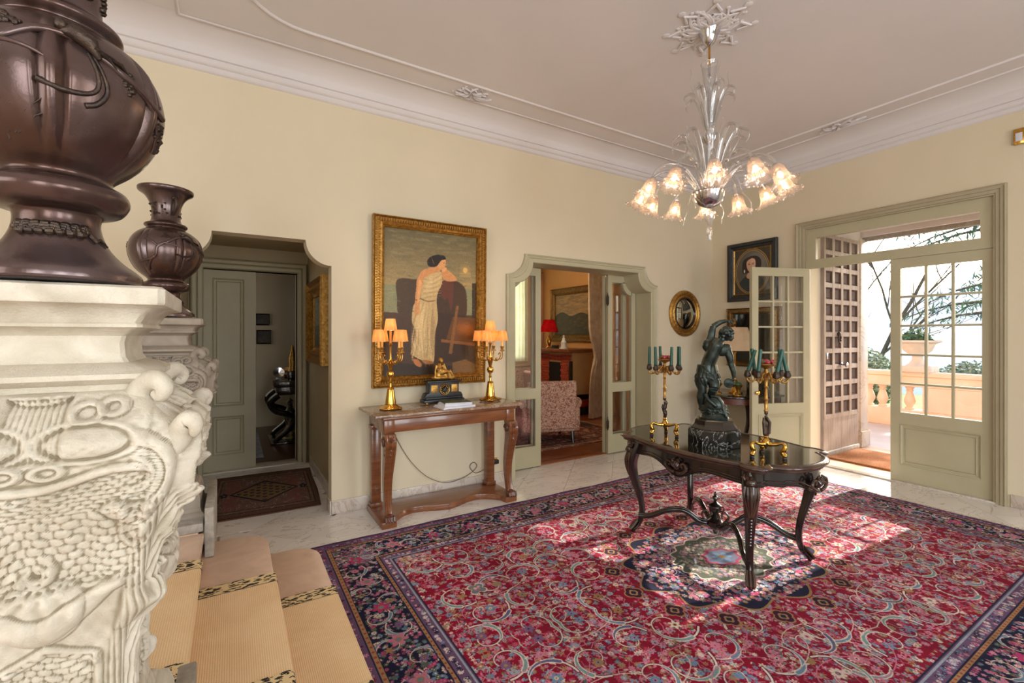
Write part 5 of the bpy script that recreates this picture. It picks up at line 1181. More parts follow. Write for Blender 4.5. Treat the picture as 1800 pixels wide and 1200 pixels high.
fgr.ball(V(1272.5, 589, .015), (.034, .038, .042), 14, 10); fgr.ball(V(1279, 594, .02), (.016, .020, .024), 10, 8); fgr.ball(V(1283, 594, .02), (.007, .007, .009), 8, 6)
T([V(1244, 597, 0), V(1246, 586, .01), V(1249, 574, .02)], [.024, .023, .018]); T([V(1249, 574, .02), V(1260, 567, .02), V(1272, 564, .01)], [.018, .016, .0095])
T([V(1272, 613, 0), V(1277, 626, -.01), V(1279, 638, -.01)], [.024, .022, .017]); T([V(1279, 638, -.01), V(1283, 650, -.015), V(1284, 661, -.015)], [.018, .016, .0095])
for hx, hv, dx, dv in ((1272, 564, 5.5, 1.2), (1284, 661, -1, 5)):      # hands: palm, four fingers, thumb
    yy = .01 if hv < 600 else -.015
    fgr.tube([V(hx, hv, yy), V(hx + dx * .5, hv + dv * .5, yy), V(hx + dx, hv + dv, yy)], [.010, .014, .013], 10, flat=.6)
    for k in range(4):
        b = (k - 1.5) * 1.1; px, pv = (0, b) if abs(dx) > abs(dv) else (b, 0); L = (1, 1.12, 1.05, .8)[k]
        fgr.tube([V(hx + dx + px, hv + dv + pv, yy), V(hx + dx * (1 + .55 * L) + px, hv + dv * (1 + .55 * L) + pv + .5, yy - .004), V(hx + dx * (1 + .95 * L) + px * 1.1, hv + dv * (1 + .95 * L) + pv + 1.6, yy + .002)], [.0052, .0048, .0038], 6)
    px, pv = (0, 2.6) if abs(dx) > abs(dv) else (-2.8, 0)
    fgr.tube([V(hx + dx * .3, hv + dv * .3, yy), V(hx + dx * .7 + px, hv + dv * .7 + pv, yy - .01), V(hx + dx * 1.15 + px * 1.3, hv + dv * 1.15 + pv * 1.3, yy - .012)], [.007, .006, .0045], 6)
fgr.ball(V(1231, 657, 0), (.040, .046, .036), 12, 8); fgr.ball(V(1245, 658, 0), (.040, .046, .036), 12, 8)
T([V(1229, 660, 0), V(1228, 672, -.005), V(1230, 684, -.01), V(1228, 698, .0), V(1228, 712, .01)], [.040, .036, .026, .027, .015])
T([V(1228, 712, .01), V(1229, 717, .015), V(1233, 718.5, -.02), V(1235, 719, -.045)], [.016, .015, .013, .009], 10)
T([V(1247, 662, 0), V(1250, 672, -.03), V(1250, 680, -.045)], [.040, .034, .027]); T([V(1250, 680, -.045), V(1246, 692, .0), V(1240, 703, .05)], [.026, .025, .014]); T([V(1240, 703, .05), V(1242, 708, .06), V(1246, 712, .04)], [.014, .013, .008], 10)
remesh(fgr, 'figure', 'bronze_green', st, .0028, 2)
hr = MB(); rnd = random.Random(7)
for _ in range(90):
    a, b = rnd.uniform(0, 2 * PI), rnd.uniform(-.35, 1.5); c = V(1271.5, 587.5, .010); s_ = rnd.uniform(.009, .014)
    hr.ball((c[0] + .046 * math.cos(b) * math.cos(a), c[1] + .047 * math.cos(b) * math.sin(a), c[2] + .048 * math.sin(b)), (s_, s_, s_), 7, 5)
hr.ball(V(1271.5, 587, .01), (.038, .040, .040), 12, 8); remesh(hr, 'curly_hair', 'bronze_green', st, .003, 1)
lc = MB()                                  # goatskin loincloth with ragged tufts
lc.loft([[(V(cx, 0)[0] + r * math.cos(a) * (1 + .05 * math.sin(5 * a + z)), r * .85 * math.sin(a), z) for a in [2 * PI * k / 28 for k in range(28)]] for cx, z, r in ((1238, V(0, 640)[2], .066), (1238.5, V(0, 650)[2], .074), (1238.5, V(0, 662)[2], .078), (1239, V(0, 670)[2], .066))], caps=True)
for k in range(40):
    a = 2 * PI * k / 40; zt = V(0, rnd.uniform(655, 664))[2]; cx = V(1239, 0)[0]
    lc.tube([(cx + .072 * math.cos(a), .06 * math.sin(a), zt), (cx + .080 * math.cos(a), .068 * math.sin(a), zt - .02), (cx + .068 * math.cos(a + .15), .058 * math.sin(a + .15), zt - .055 - rnd.uniform(0, .02))], [.010, .011, .003], 6)
lc.tube([V(1232, 641, -.06), V(1240, 650, -.075), V(1246, 655, -.072)], [.008, .007, .004], 6)
remesh(lc, 'goatskin', 'bronze_green', st, .0038, 1)
wk = MB()                                  # bulging wineskin the youth steps on
wk.ball(V(1251, 709, -.03), (.066, .050, .062), 18, 12); wk.ball(V(1262, 720, -.03), (.038, .036, .036), 14, 10); wk.ball(V(1240, 716, -.01), (.04, .05, .04), 14, 10)
wk.tube(spline([V(1236, 690, -.06), V(1240, 698, -.075), V(1247, 704, -.080), V(1254, 710, -.078)], 4), [.014, .010], 10)
wk.tube(spline([V(1245, 694, -.05), V(1256, 694, -.06), V(1263, 704, -.06), V(1267, 718, -.055), V(1271, 728, -.05)], 4), [.010, .013], 8); wk.tube([V(1268, 722, -.04), V(1273, 733, -.045), V(1271, 738, -.04)], [.012, .010, .004], 8)
remesh(wk, 'wineskin', 'bronze_green', st, .0038, 2)
jd = MB(); jd.xf = Matrix.Translation(V(1275, 671, -.03)) @ Matrix.Rotation(R(72), 4, 'X') @ Matrix.Rotation(R(12), 4, 'Y')
jd.lathe([(0, .0), (.020, .002), (.031, .008), (.034, .006), (.032, -.002), (.020, -.010), (.006, -.018), (0, -.020)], 28); jd.build('cymbal', 'bronze_green', st)
# ---- candelabra with green candles
def candelabrum(lab, x, y, rz, leans, fig):
    t = thing('bronze_candelabrum', lab, 'candelabrum', (x, y, TZ), rz, 'gilt bronze candelabra on the ebony table')
    for k in range(3):
        a = R(90 + 120 * k); c = lambda r, z: (r * math.cos(a), r * math.sin(a), z)
        f = MB().tube(spline([c(.0, .085), c(.03, .082), (c(.065, .088)), c(.090, .098), c(.108, .085), c(.104, .060), c(.092, .045), c(.100, .030), c(.112, .020)], 4), [.020, .018, .016, .014, .014, .013, .012, .011, .010, .009, .009, .008, .008, .008, .009, .010, .012, .013, .014, .015, .016, .016, .015, .014, .013, .013, .013, .013, .013, .013, .013, .013, .013], 10)
        f.ball(c(.106, .024), (.017, .017, .011), 10, 6); f.build('foot', 'brass', t, angle=60)
        MB().lathe([(0, .0), (.013, .0), (.015, .006), (.013, .013), (0, .014)], 14, c(.106, 0)).build('foot_pad', 'bronze_dark', t)
    MB().lathe([(0, .06), (.006, .05), (.010, .06), (.018, .075), (.024, .09), (.020, .105), (.012, .118), (.016, .126), (.013, .135), (.010, .14)], 20).build('hub', 'brass', t)
    fg = MB()
    if fig == 'child': fg.tube(spline([(0, 0, .135), (.004, -.004, .17), (-.006, .0, .20), (.004, 0, .235), (0, 0, .262)], 4), [.010, .014, .013, .013, .017, .016, .014, .014, .015, .017, .018, .016, .014, .012, .010, .009, .009], 10).tube([(-.012, -.01, .24), (-.02, -.018, .215), (.004, -.02, .205)], [.006, .005, .004], 6).tube([(.014, -.008, .24), (.02, -.015, .255), (.008, -.014, .275)], [.006, .005, .004], 6).ball((0, -.003, .282), (.013, .013, .015), 10, 8).tube([(.008, 0, .19), (.014, -.014, .165), (.006, -.006, .14)], [.010, .008, .006], 6)
    else: fg.tube(spline([(0, 0, .135), (0, 0, .165), (.0, 0, .20), (0, 0, .235), (0, 0, .262)], 4), [.018, .018, .019, .020, .020, .020, .020, .020, .022, .023, .023, .021, .018, .014, .010, .009, .009], 12).tube([(.0, -.02, .25), (.016, -.02, .225), (.012, -.012, .15)], [.010, .010, .012], 8).tube([(-.014, -.01, .25), (-.018, -.016, .22), (-.012, -.012, .145)], [.008, .009, .009], 8).ball((0, -.002, .280), (.012, .012, .015), 10, 8)
    remesh(fg, 'supporting_figure', 'bronze_dark', t, .0022, 1)
    MB().lathe([(.009, .285), (.014, .292), (.010, .30), (.0105, .36), (.014, .366), (.010, .372), (.0085, .44), (.013, .446), (.009, .452), (.012, .49), (.018, .50), (.010, .508), (.014, .53), (.010, .56), (.012, .565), (.040, .578), (.052, .59), (.050, .594), (0, .588)], 20, fn=lambda a, r, z: r * (1 + .06 * math.cos(8 * a))).build('stem', 'gilt', t, angle=60)
    fr_ = MB(); rnd = random.Random(5)
    for k in range(9):
        a = k * 2.4; r = .012 + .024 * (k % 3) / 2; fr_.ball((r * math.cos(a), r * math.sin(a), .605 + .006 * (k % 2)), .014, 10, 7)
    mt = 'fruit_red'
    if mt not in MATS: mat('fruit_red', (150, 34, 44), (190, 70, 84), rough=.4, sc=40); mat('leaf_green', (36, 84, 48), (70, 116, 70), rough=.5, sc=30)
    o = fr_.build('wax_fruit', 'fruit_red', t); o['kind'] = 'stuff'
    lf = MB()
    for k in range(8):
        a = k * .785 + .2; lf.tube([(.01 * math.cos(a), .01 * math.sin(a), .60), (.036 * math.cos(a), .036 * math.sin(a), .615), (.054 * math.cos(a), .054 * math.sin(a), .602)], [.004, .011, .002], 6, flat=.3)
    o = lf.build('leaves', 'leaf_green', t); o['kind'] = 'stuff'
    for k, (ang, lx, ly) in enumerate(leans):
        a = R(ang); c = lambda r, z: (r * math.cos(a), r * math.sin(a), z)
        am = MB().tube(spline([c(.008, .50), c(.03, .535), c(.055, .520), c(.075, .488), c(.105, .480), c(.122, .500), c(.118, .515)], 4), [.008, .0045], 8)
        am.tube(spline([c(.05, .52), c(.058, .50), c(.045, .49), c(.04, .502)], 4), [.006, .003], 6).ball(c(.09, .484), (.010, .010, .008), 8, 6).lathe([(.004, .500), (.014, .505), (.010, .512)], 12, c(.118, 0), caps=False); ao = am.build('arm', 'gilt', t, angle=60)
        MB().lathe([(.004, .505), (.017, .512), (.021, .525), (.017, .540), (.014, .548), (.016, .552), (.013, .553), (.012, .545)], 16, c(.118, 0), caps=False, fn=lambda q, r, z: r * (1 + .05 * math.cos(6 * q))).build('candle_cup', 'bronze_dark', ao)
        p0 = Vector(c(.118, .535)); L = .155; p1 = p0 + Vector((lx, ly, 1)).normalized() * L
        cn = MB().tube([p0, p0.lerp(p1, .5), p1], [.0125, .0115, .0105], 14); cn.tube([p1, p1 + Vector((.001, 0, .008))], [.0012, .0008], 5); cd = cn.build('candle', 'candle_green', t, angle=50); cd['label'] = 'green wax candle'
    return t
candelabrum('gilt candelabrum with upright green candles, at the far left of the ebony table', -3.135, -1.775, VA, [(-160, .02, 0), (-118, -.02, .02), (-62, .03, 0), (-20, 0, 0), (35, .0, .02), (110, -.03, 0)], 'child')
candelabrum('gilt candelabrum with leaning green candles, near end of the ebony table', -3.09, -2.545, VA + R(8), [(-165, .30, 0), (-125, .10, .05), (-75, .22, 0), (-15, -.22, 0), (30, -.06, 0), (110, -.12, 0)], 'robed')
# ================================================================ CHANDELIER
ch = thing('glass_chandelier', 'clear blown-glass chandelier with twelve lit bell shades, hanging from the ceiling rosette', 'chandelier', (-3.04, -2.10, 2.25))
Zc = 3.79 - 2.25
MB().lathe([(0, Zc - .001), (.072, Zc - .001), (.078, Zc - .014), (.066, Zc - .03), (.058, Zc - .06), (.040, Zc - .10), (.014, Zc - .125), (0, Zc - .13)], 32).build('ceiling_cup', 'chrome', ch)
MB().tube([(0, 0, Zc - .12), (0, 0, Zc - .215)], .0075, 10).ball((0, 0, Zc - .225), .013, 10, 8).tube([(0, 0, Zc - .22), (0, 0, Zc - .27)], .010, 10).build('hanging_rod', 'brass', ch)
def glass(pr, name, m='crystal', fn=None, seg=32): return MB().lathe(pr, seg, caps=False, fn=fn).build(name, m, ch, angle=60)
rb = lambda k, e: (lambda a, r, z: r * (1 + e * math.cos(k * a)))
glass([(.058, 1.285), (.060, 1.29), (.056, 1.286), (.050, 1.24), (.040, 1.16), (.028, 1.10), (.022, 1.085), (.034, 1.075)], 'glass_trumpet', fn=rb(16, .02))
glass([(.020, 1.085), (.038, 1.055), (.042, 1.02), (.036, .985), (.020, .95), (.014, .93)], 'glass_baluster', fn=rb(12, .03))
MB().tube([(0, 0, 1.28), (0, 0, .30)], .009, 12).build('centre_rod', 'chrome', ch)
glass([(.014, .93), (.016, .88), (.014, .80)], 'glass_sleeve')
MB().lathe([(.012, .70), (.030, .705), (.045, .725), (.052, .755), (.054, .775), (.048, .77), (.0, .74)], 32, fn=rb(16, .03)).build('upper_cup', 'chrome', ch)
glass([(.014, .70), (.024, .64), (.030, .56), (.028, .48), (.016, .42)], 'glass_column', fn=rb(10, .03))
MB().lathe([(0, .235), (.035, .24), (.075, .262), (.100, .30), (.110, .345), (.106, .345), (.09, .31), (0, .29)], 40, fn=rb(20, .015)).build('bowl', 'chrome', ch)
glass([(.112, .343), (.118, .35), (.110, .352), (.040, .36), (.020, .42)], 'bowl_cover', fn=rb(20, .02))
glass([(.008, .235), (.034, .222), (.042, .198), (.034, .160), (.014, .12), (.006, .105)], 'glass_drop', fn=rb(8, .03)); glass([(.005, .105), (.014, .095), (.012, .08), (.024, .062), (.021, .045), (.009, .025), (.015, .01), (.0, -.012)], 'glass_finial')
def leafpath(r0, z0, r1, z1, hook):
    return spline([(r0, 0, z0), (r0 + (r1 - r0) * .18, 0, z0 + (z1 - z0) * .35), (r0 + (r1 - r0) * .42, 0, z0 + (z1 - z0) * .78), (r0 + (r1 - r0) * .72, 0, z1), (r1 + hook * .1, 0, z1 - hook * .35), (r1 + hook * .15, 0, z1 - hook * .9), (r1 - hook * .1, 0, z1 - hook * 1.3)], 4)
def leafm(p, w, nm):
    rr = [w * (.45 + .75 * math.sin(PI * min(1, i / (len(p) - 1) * 1.15)) ** .8) * (1 if i < len(p) * .6 else max(.28, 1 - (i / len(p) - .6) * 2)) for i in range(len(p))]
    return MB().tube(p, rr, 10, flat=.45).mesh(nm, 'crystal', angle=60)
L1 = leafm(leafpath(.02, .77, .17, 1.07, .06), .016, 'glass_leaf'); L2 = leafm(leafpath(.03, .36, .25, .76, .08), .018, 'glass_leaf'); L3 = leafm(leafpath(.02, .76, .09, 1.16, .05), .012, 'glass_leaf')
def wiggle(r0, z0, r1, z1, w=.005, nm='glass_tendril'):
    p = [(r0 + (r1 - r0) * t + .016 * math.sin(t * 11) * t, .012 * math.cos(t * 13) * t, z0 + (z1 - z0) * t) for t in [i / 22 for i in range(23)]]
    return MB().tube(p, [w, w * .45], 7).mesh(nm, 'crystal', angle=60)
T1 = wiggle(.02, .78, .16, 1.24); T2 = wiggle(.16, .50, .30, .17, .006)
for k in range(8): linkobj('glass_leaf', L1, ch, rot=(0, 0, R(45 * k + 10)))
for k in range(4): linkobj('glass_leaf', L3, ch, rot=(0, 0, R(90 * k + 35))); linkobj('glass_tendril', T1, ch, rot=(0, 0, R(90 * k + 60)))
for k in range(10): linkobj('glass_leaf', L2, ch, rot=(0, 0, R(36 * k + 4)))
T3 = wiggle(.05, .38, .22, .80)
for k in range(5): linkobj('glass_tendril', T3, ch, rot=(0, 0, R(72 * k + 22)))
for k in range(6): linkobj('glass_tendril', T2, ch, rot=(0, 0, R(60 * k + 15)))
armp = spline([(.06, 0, .33), (.11, 0, .42), (.20, 0, .515), (.32, 0, .535), (.41, 0, .485), (.45, 0, .42)], 5)
am_ = MB().tube(armp, [.013, .011], 10); am_.xf = Matrix(); am_.ball((.20, 0, .515), .018, 10, 8); armm = am_.mesh('glass_arm', 'crystal', angle=60)
TI = Matrix.Translation((.45, 0, .42)) @ Matrix.Rotation(R(-24), 4, 'Y')
s_ = MB(TI)
def bell(a, r, z):
    e = max(0, (-z - .07) / .09); return r * (1 + .025 * math.cos(24 * a) + e ** 2 * .09 * math.cos(8 * a))
pr = [(.014, 0), (.030, -.008), (.040, -.030), (.044, -.060), (.047, -.090), (.056, -.118), (.074, -.138), (.090, -.148)]
lo_ = []
for r, z in pr:
    lo_.append([(bell(a, r, z) * math.cos(a), bell(a, r, z) * math.sin(a), z + (.008 * math.cos(8 * a + .6) if z < -.12 else 0)) for a in [2 * PI * k / 72 for k in range(72)]])
s_.loft(lo_); shm = s_.mesh('bell_shade', 'shade_glass', angle=70, fixn=True)
s_ = MB(TI); s_.lathe([(.0, .012), (.016, .010), (.018, 0), (.014, -.03), (.0, -.032)], 16); capm = s_.mesh('socket', 'chrome')
s_ = MB(TI); s_.ball((0, 0, -.078), (.017, .017, .028), 14, 10); emis('bulb_glow', (255, 206, 140), 9); blm = s_.mesh('bulb', 'bulb_glow')
s_ = MB(TI)
for k in range(24):
    a = 2 * PI * k / 24; s_.ball((bell(a, .088, -.147) * math.cos(a), bell(a, .088, -.147) * math.sin(a), -.147 + .008 * math.cos(8 * a + .6)), .0055, 6, 5)
rimm = s_.mesh('shade_rim', 'crystal')
for k in range(12):
    a = R(30 * k + 9); inner = k % 2
    sh = linkobj('bell_shade', shm, ch, rot=(0, 0, a)); linkobj('glass_arm', armm, ch, rot=(0, 0, a)); 
    linkobj('bulb', blm, sh); linkobj('socket', capm, sh); o = linkobj('shade_rim', rimm, sh); o['kind'] = 'stuff'
    q = Matrix.Rotation(a, 4, 'Z') @ TI @ Vector((0, 0, -.115)); l = lamp('chandelier_bulb_light', 'POINT', q, 1.0, (1, .78, .52), shadow_soft_size=.018); l.parent = ch
    if inner: sh.scale = (.985, .985, 1.0)
# ================================================================ CORNER TABLE, SALON, BACK ROOM, TERRACE
t = thing('corner_table', 'dark mahogany half-round table in the corner behind the ebony table', 'table', (-.40, -.60, 0))
pl = [(.385, -.44)] + arc(-.02, 0, .44, -90, -270, 24) + [(.385, .44)]
MB().prism(pl, .775, .80).build('table_top', 'ebony', t, bevel=.006); MB().prism([(x * .93, y * .93) for x, y in pl], .70, .775).build('apron', 'carved_walnut', t)
mb = MB()
for x, y in ((-.17, -.28), (-.17, .28), (.30, -.36), (.30, .36)):
    MB().tube(spline([(x, y, .70), (x, y * 1.05, .5), (x + .02, y * .8, .2), (x, y * .95, 0.0)], 5), [.03, .016], 10).build('leg', 'ebony', t)
t = thing('crystal_ball_stand', 'small glass sphere on a stem at the left of the corner table', 'ornament', (-.76, -.42, .80))
MB().lathe([(0, 0), (.035, 0), (.03, .008), (.006, .015), (.006, .14), (.012, .15)], 20).build('stand', 'crystal', t); MB().ball((0, 0, .185), .042, 20, 14).build('sphere', 'crystal', t)
t = thing('shaded_table_lamp', 'brass column lamp with a pale shade behind the bronze statue, on the corner table', 'lamp', (-.42, -.62, .80))
MB().lathe([(0, 0), (.09, 0), (.09, .02), (.05, .04), (.03, .08), (.05, .12), (.03, .16), (.014, .18), (.014, .52), (.025, .54), (.012, .56), (.012, .92), (.0, .95)], 24).build('stem', 'brass', t)
mat('pale_shade', (214, 186, 150), (200, 172, 136), rough=.8)
MB().lathe([(.26, .56), (.262, .56), (.15, .86), (.148, .86), (.258, .565)], 40, caps=False).build('lamp_shade', 'pale_shade', t)
MB().lathe([(.0, .86), (.012, .87), (.02, .90), (.01, .92), (.0, .93)], 14).tube([(.018 * math.cos(a), 0, .955 + .02 * math.sin(a)) for a in [k * .45 for k in range(15)]], .005, 6).build('finial', 'brass', t)
for dy, lab in ((-.16, 'small gilt figurine with green leaves on the corner table, right of the lamp'), (.12, 'small gilt dish at the left of the lamp on the corner table')):
    t = thing('gilt_ornament', lab, 'ornament', (-.60, -.62 + dy, .80)); MB().lathe([(0, 0), (.05, 0), (.045, .012), (.014, .03), (.02, .06), (.03, .09), (.05, .12), (.06, .13), (.0, .11)], 20).build('bowl', 'gilt', t)
    MB().ball((0, 0, .14), (.04, .04, .03), 12, 8).ball((.02, .03, .15), (.025, .025, .02), 10, 6).build('fruit', 'leaf_green', t)
t = thing('dark_box', 'dark closed box at the back of the corner table under the gilt mirror', 'box', (-.16, -.84, .80))
MB().box((-.12, -.15, 0), (.12, .15, .20)).build('case', 'ebony', t, bevel=.006); MB().box((-.13, -.16, .20), (.13, .16, .235)).build('lid', 'ebony_edge', t, bevel=.006)
# ---- salon
def damask():
    m, nt, b = newmat('damask'); v = coord(nt); n1 = noise(nt, v, 14, 4, 2.2); n2 = noise(nt, v, 30, 3, 1.5)
    ma = nt.nodes.new('ShaderNodeMath'); ma.operation = 'MULTIPLY_ADD'; ma.inputs[1].default_value = .5; nt.links.new(n2, ma.inputs[0]); nt.links.new(n1, ma.inputs[2])
    r = ramp(nt, ma.outputs[0], [(.66, srgb((150, 92, 76))), (.72, srgb((206, 170, 144))), (.78, srgb((206, 170, 144))), (.84, srgb((150, 92, 76)))]); nt.links.new(r, b.inputs['Base Color']); b.inputs['Roughness'].default_value = .9
damask(); mat('red_leather', (176, 58, 36), (140, 40, 28), rough=.4, sc=6); mat('red_silk', (150, 24, 34), (120, 16, 26), rough=.7, sc=30)
def armchair(lab, loc, rz, m, grp=None, sc=1):
    t = thing('armchair', lab, 'armchair', loc, rz, grp)
    MB().box((-.36, -.36, .16), (.36, .34, .34)).build('seat_base', m, t, bevel=.04, bseg=3); MB().box((-.27, -.34, .34), (.27, .26, .47)).build('seat_cushion', m, t, bevel=.04, bseg=3)
    lp = [[(-.36 + .0 * z, y, z) for y, z in ((.22, .2), (.24, .6), (.28, .86))], ]
    b = MB(); b.prism([(.20, .2), (.22, .55), (.26, .80), (.30, .88), (.36, .90), (.40, .86), (.38, .6), (.36, .2)], -.36, .36, 'x'); b.build('backrest', m, t, bevel=.03, bseg=3)
    for s in (-1, 1):
        a = MB(); a.box((s * .36 - .07, -.36, .17), (s * .36 + .07, .34, .52)); a.build('arm_panel', m, t, bevel=.03, bseg=3)
        MB().tube([(s * .38, -.38, .55), (s * .38, .30, .57)], .085, 18).build('arm_roll', m, t, angle=60)
        MB().tube([(s * .32, -.30, .16), (s * .32, -.31, 0)], [.03, .018], 10).build('leg', 'ebony', t); MB().tube([(s * .32, .30, .16), (s * .32, .34, 0)], [.03, .018], 10).build('leg', 'ebony', t)
    return t
armchair('pink and cream damask armchair seen from behind through the folding door', (-2.04, 1.36, .016), R(160), 'damask')
ra = armchair('red leather armchair in front of the salon fireplace', (-1.12, 2.55, .016), R(70), 'red_leather')
for k, (x, y) in enumerate(((-1.22, 2.44), (-1.18, 2.68))):
    o = MB().ball((0, 0, 0), (.13, .13, .06), 18, 12).build('round_cushion', 'white_paper'); o.location = (x, y, .60); o.rotation_euler = (R(70), 0, R(70)); tag(o, ('front', 'back')[k] + ' round cream cushion of the two on the red leather armchair', 'cushion', 'round cushions on the red armchair')
sg = thing('salon_rug', 'faded red and green Persian rug on the salon parquet', 'rug', (-1.7, 2.0, 0))
def srug():
    rnd = random.Random(21); c = Cv(700, 460, (112, 66, 58)); fieldfill(c, 0, 0, 700, 460, None, rnd, 60, ((150, 110, 96), (96, 96, 82), (130, 70, 66), (176, 150, 124)), 4, 9)
    for d, cc, w in ((8, (170, 140, 110), 12), (40, (70, 56, 52), 10), (90, (70, 60, 52), 8)): c.line([(d, d), (700 - d, d), (700 - d, 460 - d), (d, 460 - d), (d, d)], w, cc, al=.8)
    for k in range(8): c.ell(60 + k * 85, 230, 34, 60, ((140, 60, 60), (84, 90, 80))[k % 2], 0, 3, .6)
    c.grain(.2); return c.a
image_mat('salon_rug_pile', srug(), rough=.95, spec=.1)
MB().box((-1.7, -1.16, 0), (1.1, 1.2, .010)).build('pile', 'salon_rug_pile', sg, uv=lambda p: ((p.x + 1.7) / 2.8, (p.y + 1.16) / 2.36))
fp = thing('fireplace', 'brick fireplace with wooden mantel and beige plaster side in the salon', 'fireplace', (-.055, 3.28, 0))
mat('brick_red', (196, 86, 50), (160, 62, 38), rough=.8, sc=20, rand=True); mat('soot', (22, 18, 16), rough=.9); mat('warm_plaster', (212, 172, 120), (200, 160, 108), rough=.85, sc=2)
MB().box((-.36, -.54, .30), (.41, .56, 1.22)).build('chimney_breast', 'warm_plaster', fp); MB().box((-.40, -.56, 0), (.41, .58, .14)).build('plinth', 'ebony', fp, bevel=.01)
MB().box((-.42, -.54, .14), (.41, .56, .42)).build('hearth', 'red_leather', fp, bevel=.02); MB().box((-.50, -.62, 1.22), (.41, .62, 1.29)).build('mantel_shelf', 'walnut_long', fp, bevel=.01)
MB().box((-.365, -.22, .42), (-.355, .22, 1.02)).build('firebox', 'soot', fp)
MB().box((-.43, -.56, .30), (-.36, -.50, 1.06)).build('iron_post', 'ebony', fp, bevel=.01)
bk = MB().box((-.012, -.055, -.026), (.0, .055, .026)).mesh('brick', 'brick_red', bevel=.004, bseg=1)
for i in range(13):
    for s_ in (-.47, -.35, -.25, .26, .36, .47):
        linkobj('brick', bk, fp, (-.362, s_ + (.02 if i % 2 else 0), .46 + i * .058))
bt = [(-.362, -.17 + .115 * k, z) for k in range(4) for z in (1.085, 1.143)]
for q in bt: linkobj('brick', bk, fp, q)
def landscape():
    c = Cv(420, 300, (150, 120, 82)); rnd = random.Random(3)
    for _ in range(300): x, y = rnd.uniform(0, 420), rnd.uniform(0, 160); c.line([(x, y), (x + rnd.uniform(20, 60), y + rnd.uniform(-8, 8))], rnd.uniform(5, 14), rnd.choice(((176, 140, 96), (128, 104, 78), (190, 156, 110), (112, 92, 72))), 6, .4)
    c.spoly([(0, 170), (70, 130), (150, 160), (240, 140), (330, 165), (420, 150), (420, 300), (0, 300)], (56, 46, 32))
    for _ in range(200): c.ell(rnd.uniform(0, 420), rnd.uniform(165, 300), rnd.uniform(6, 20), 6, rnd.choice(((70, 56, 36), (44, 36, 26), (92, 74, 44))), 0, 6, .5)
    c.blur(2); return c.a
image_mat('landscape_canvas', landscape(), rough=.5)
side_picture('gilt_framed_landscape', 'large brown landscape in a heavy gilt frame above the salon mantel', 'painting', 3.50, 2.02, 1.9, 1.2, .16, gp, 'gilt_dark', 'landscape_canvas', x=.358)
t = thing('red_table_lamp', 'table lamp with a red shade at the left end of the salon mantel', 'lamp', (-.33, 3.62, 1.29))
MB().lathe([(0, 0), (.06, 0), (.06, .02), (.03, .05), (.05, .12), (.05, .18), (.02, .24), (.012, .30), (.012, .36)], 20).build('base', 'brass', t)
mr = translucent('red_shade', (190, 36, 40), (160, 24, 30), 20, .5); MB().lathe([(.20, .34), (.202, .34), (.11, .60), (.108, .60), (.198, .345)], 32, caps=False).build('lamp_shade', 'red_shade', t)
l = lamp('red_lamp_light', 'POINT', (0, 0, .44), 2.5, (1, .6, .35), shadow_soft_size=.03); l.parent = t
t = thing('white_figurine', 'white porcelain figurine group standing on the salon mantel', 'figurine', (-.36, 3.08, 1.29))
mat('porcelain', (224, 224, 220), (206, 206, 206), rough=.25)
MB().lathe([(0, 0), (.09, 0), (.09, .02), (.06, .03), (.05, .08), (.06, .13), (.035, .17), (.03, .21), (.012, .225), (.022, .245), (.018, .27), (0, .28)], 18).build('figure', 'porcelain', t)
t = thing('mantel_tray', 'dark low tray of ornaments on the salon mantel', 'tray', (-.36, 3.25, 1.29)); MB().box((-.07, -.07, 0), (.07, .25, .03)).build('tray', 'bronze_green', t, bevel=.008)
for k in range(4): MB().ball((0, .02 + .06 * k, .05), .025, 10, 8).build('ornament', 'bronze_dark', t)
def curtain(lab, loc, rz, w, h, m, tie=None, folds=9, amp=.035):
    t = thing('curtain', lab, 'curtain', loc, rz); N = folds * 8; lp = []
    for j in range(25):
        z = h * j / 24; k = 1
        if tie: k = 1 - .55 * math.exp(-((z - tie) / .28) ** 2); k *= 1 if z > tie else .75 + .25 * (1 - z / tie)
        lp.append([(w * (i / N - .5) * k, amp * math.sin(2 * PI * i / 8 + .3 * math.sin(j * .4)) * (1 + .3 * math.sin(i)), z) for i in range(N + 1)])
    MB().loft(lp, cu=False).build('cloth', m, t, angle=80); MB().tube([(-w / 2 - .04, 0, h + .01), (w / 2 + .04, 0, h + .01)], .014, 10).build('curtain_rail', 'gilt', t); return t
translucent('sheer', (236, 240, 190), (250, 248, 214), 6, .65); mat('curtain_pink', (206, 158, 128), (188, 136, 110), rough=.8, sc=3); translucent('curtain_silver', (232, 220, 202), (206, 190, 170), 8, .25)
curtain('bright yellow-white sheer curtain over the salon window, seen through the left glass leaf', (-.42, 4.88, .95), 0, .78, 2.1, 'sheer', folds=8, amp=.02)
curtain('rose-beige curtain hanging right of the bright salon window', (.19, 4.82, .1), 0, .30, 2.95, 'curtain_pink', folds=5)
curtain('rose-beige curtain hanging left of the bright salon window', (-1.15, 4.84, .1), 0, .34, 2.95, 'curtain_pink', folds=5)
curtain('gathered silvery curtain tied back at the right of the salon, behind the folded glass leaf', (-.08, 2.36, .011), R(15), .60, 3.05, 'curtain_silver', tie=1.2, folds=6, amp=.04)
t = thing('window_seat', 'low dark radiator cover under the salon window with small plants', 'cabinet', (-.50, 4.60, 0)); MB().box((-.45, -.14, 0), (.45, .14, .85)).build('body', 'damask', t, bevel=.02); MB().box((-.48, -.16, .85), (.48, .16, .88)).build('top', 'walnut_long', t, bevel=.005)
